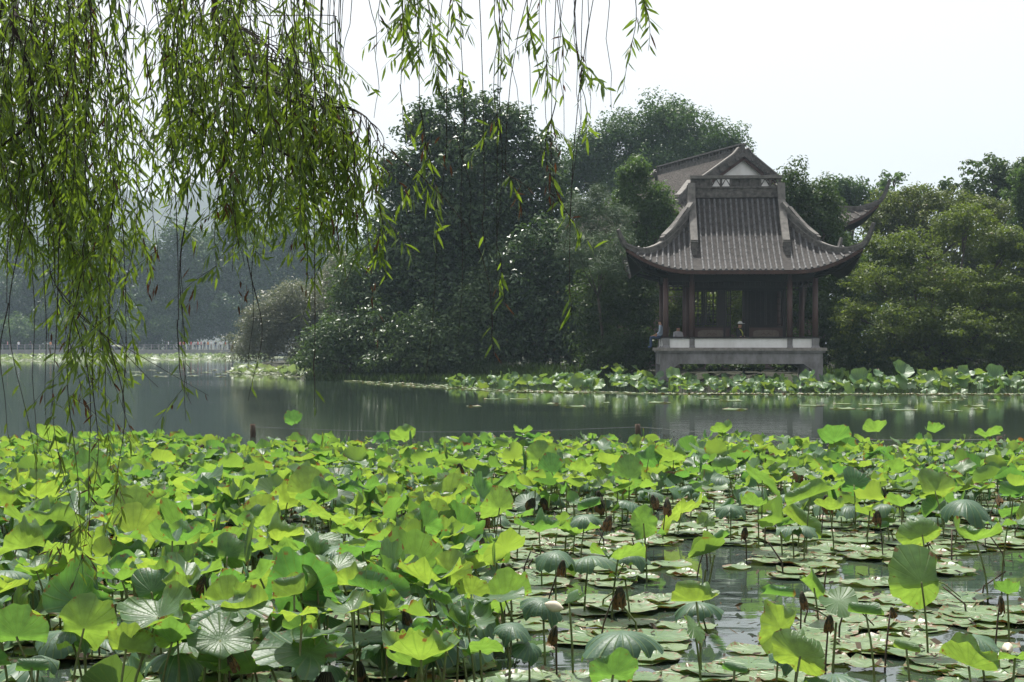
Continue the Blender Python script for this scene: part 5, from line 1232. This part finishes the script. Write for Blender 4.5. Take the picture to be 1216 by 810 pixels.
# dense left curtain
def lower_edge(px):
    return np.interp(px, [-20, 20, 60, 90, 110, 135, 150, 175, 215, 240, 262, 285, 320, 350, 380, 400, 425, 450], [330, 300, 300, 420, 470, 440, 330, 300, 230, 240, 330, 330, 330, 330, 310, 270, 250, 220])
for i in range(225):
    px = rng.uniform(-25, 400) if i % 3 else rng.uniform(-25, 300)
    lo = float(lower_edge(px)) * rng.uniform(.6, 1.03)
    if 128 < px < 182 and rng.random() < .78: continue
    if px < 390: top = rng.uniform(-50, -10) if rng.random() < .45 else rng.uniform(-10, lo * .5)
    if px > 330: top = max(top, np.interp(px, [330, 360, 400], [-20, -20, 120]))
    twig(px - rng.normal() * 14, top, px + rng.normal() * 16 + (10 if px > 240 else 0), lo, rng.uniform(5.7, 7.4), .70 * rng.uniform(.6, 1.4), 0.0, br=.014)
for i in range(46):
    px = rng.uniform(300, 446); t0 = np.interp(px, [300, 400, 446], [20, 120, 158]) + rng.uniform(0, 60)
    twig(px, t0, px + rng.normal() * 12 + 6, t0 + rng.uniform(60, 170), rng.uniform(6.2, 6.9), .75, 0.0, br=.02)
# fringe hanging from the side shoot at the curtain's right
for px, t0, lo in ((395, 128, 250), (408, 128, 230), (418, 130, 225), (428, 136, 215), (438, 145, 220), (448, 158, 210), (456, 170, 215), (385, 126, 300), (372, 124, 310), (402, 132, 340), (432, 240, 310), (418, 250, 330)):
    twig(px, t0, px + rng.normal() * 6, lo, 6.5, .6, 0.0, br=.03)
for px, t0, px1, lo in ((340, 78, 375, 100), (355, 62, 398, 62), (350, 20, 352, 60), (362, 0, 372, 38)):
    twig(px, t0, px1, lo, 6.5, .8, .0, br=0, curve=0)
# long bare strands crossing the water, leafy near their ends
for px, t0, px1, lo, st in ((38, 200, 44, 560, .62), (60, 230, 66, 560, .9), (80, 240, 95, 640, .25), (96, 300, 104, 690, .40), (118, 260, 128, 560, .15), (132, 300, 150, 500, .2), (222, 240, 224, 500, .45), (212, 380, 226, 480, .1), (292, 300, 296, 476, .72), (65, 340, 190, 460, .85), (45, 300, 250, 470, .95), (88, 380, 84, 700, .5), (110, 420, 106, 640, .3), (150, 430, 158, 520, .3), (374, 420, 376, 490, .6), (8, 360, 12, 520, .7), (130, 400, 132, 610, .75)):
    twig(px, t0, px1, lo, rng.uniform(5.8, 6.8), .5, st, br=.10, spread=1.1)
# strands against the sky and the magnolia: their leaves are single parts
OWN = [(470, -40, 476, 62, .25, .8), (482, -40, 490, 75, .2, .9), (498, -40, 503, 66, .2, .9), (512, -40, 522, 88, .25, .8), (505, -20, 515, 100, .5, .7), (532, -40, 538, 30, .2, .7), (462, -30, 452, 30, .3, .6),
       (590, -60, 594, 78, .3, .55), (612, -60, 604, 84, .35, .6), (640, -60, 648, 78, .3, .65), (622, -60, 640, 100, .4, .5), (662, -60, 672, 120, .45, .5), (690, -60, 698, 108, .5, .4), (742, -60, 770, 60, .3, .7), (752, -40, 738, 112, .4, .5),
       (476, 100, 484, 165, .1, .6), (498, 130, 520, 250, .1, .55), (586, 108, 595, 165, .1, .6), (600, 205, 632, 225, .2, .6), (590, 290, 598, 360, .3, .5), (584, 372, 586, 422, .3, .5), (575, 250, 580, 300, .6, .5), (660, 120, 664, 240, .1, .5), (654, 230, 690, 290, .2, .5), (676, 340, 679, 378, .2, .5), (690, 100, 700, 150, .2, .4)]
for px, t0, px1, lo, st, dn in OWN:
    twig(px, t0, px1, lo, rng.uniform(6.3, 6.9), dn * 1.25, st, own=True, br=.05, size=1.2)
# bare hanging lines
for px, t0, px1, lo in ((535, -60, 505, 455), (548, -60, 546, 400), (588, -60, 590, 330), (618, -60, 622, 150), (668, -60, 672, 170), (705, -60, 702, 140), (725, -60, 728, 130), (672, -60, 668, 300), (400, -40, 404, 130), (424, -20, 408, 128), (436, -20, 446, 140), (520, 100, 560, 300), (655, -60, 660, 240), (640, -60, 645, 190), (684, -60, 690, 160), (298, 180, 296, 440), (225, 200, 222, 470), (40, 250, 45, 600)):
    a, b_ = P(px, t0, 6.6), P(px1, lo, 6.6); n = 9; cv = rng.normal() * .03
    pts = [a.lerp(b_, i / n) + Vector((cv * math.sin(math.pi * i / n) + .008 * math.sin(i * 1.7 + px), 0, 0)) for i in range(n + 1)]
    mt = MB().tube([wl(p) for p in pts], [.0020 - .0009 * i / n for i in range(n + 1)], 4, False); hang(mt, a); mt.build('twig', M['bark_w'], wroot)
# brown bunches
for px, py, nn in ((286, 345, 12), (232, 350, 14), (175, 300, 14), (182, 335, 16), (505, 165, 8), (528, 195, 8), (440, 330, 10), (365, 335, 14), (395, 250, 8), (405, 280, 6), (290, 360, 6), (185, 70, 30), (90, 100, 26), (115, 40, 20), (95, 465, 16), (655, 210, 16), (663, 170, 8), (450, 385, 5), (60, 410, 8), (100, 345, 10), (340, 200, 12), (120, 130, 20)):
    p0 = P(px, py, rng.uniform(6.2, 6.7))
    for j in range(nn // 2 + 1):
        p = p0 + Vector((rng.normal() * .016, rng.normal() * .02, rng.normal() * .06)); brown.add(np.array(p - W0), rng.normal(size=3) * .35 + np.array([0, 0, -1]), rng.uniform(.03, .06), .009, rng.random())
# single leaves: share mesh data
LM = []
for v in range(6):
    f = Fol(); f.add(np.zeros(3), np.array([0, 0, 1.0]), 1.0, .145, rng.random()); V, Fq, rn = fol_arrays(f)
    V = V.copy(); V[5, 2] += .1; V[3:5, 2] += .03; LM.append(np_mesh('willow_leaf', V, Fq, M['willow'], False, None, rn))
cnt = 0
allv = [(o, lv) for o, ls in singles for lv in ls]; rng.shuffle(allv)
for o, (p, dv, ln, rn) in allv:
    if cnt < 300:
        lf = new_obj('leaf', LM[rng.integers(6)], o); lf.location = p; q = Vector(dv).normalized().to_track_quat('Z', 'Y'); lf.rotation_mode = 'QUATERNION'
        lf.rotation_quaternion = q @ Matrix.Rotation(rng.random() * 6.28, 3, 'Z').to_quaternion(); lf.scale = (ln, ln, ln); cnt += 1
    else: green.add(np.array(p), dv, ln, .0125, rn)
for nm, f, mn, lb in (('foliage', green, 'willow', None), ('dead_foliage', brown, 'willow_brown', 'rusty brown dead willow leaves in bunches')):
    V, Fq, rn = fol_arrays(f); o = new_obj(nm, np_mesh(nm, V, Fq, M[mn], False, None, rn), wroot); o['kind'] = 'stuff'
    if lb: o['label'] = lb
print('COUNTS leaves', len(LV), 'pads', len(pads), 'willow', len(green.base), len(brown.base), 'own', len(allv))

# ------------------------------------------------------------------ haze
hz = MB().box(-1650, 1650, -60, 2160, -2.5, 175).build('haze', None if False else M['wire'])
hz.data.materials.clear()
m = bpy.data.materials.new('haze_air'); m.use_nodes = True; n = m.node_tree; n.nodes.remove(n.nodes['Principled BSDF'])
pv = n.nodes.new('ShaderNodeVolumePrincipled'); pv.inputs['Color'].default_value = (.66, .84, 1, 1); pv.inputs['Density'].default_value = .00028; pv.inputs['Anisotropy'].default_value = .2
n.links.new(pv.outputs[0], n.nodes['Material Output'].inputs['Volume'])
hz.data.materials.append(m); tag(hz, 'pale summer haze over the lake and far trees', 'haze', kind='stuff')
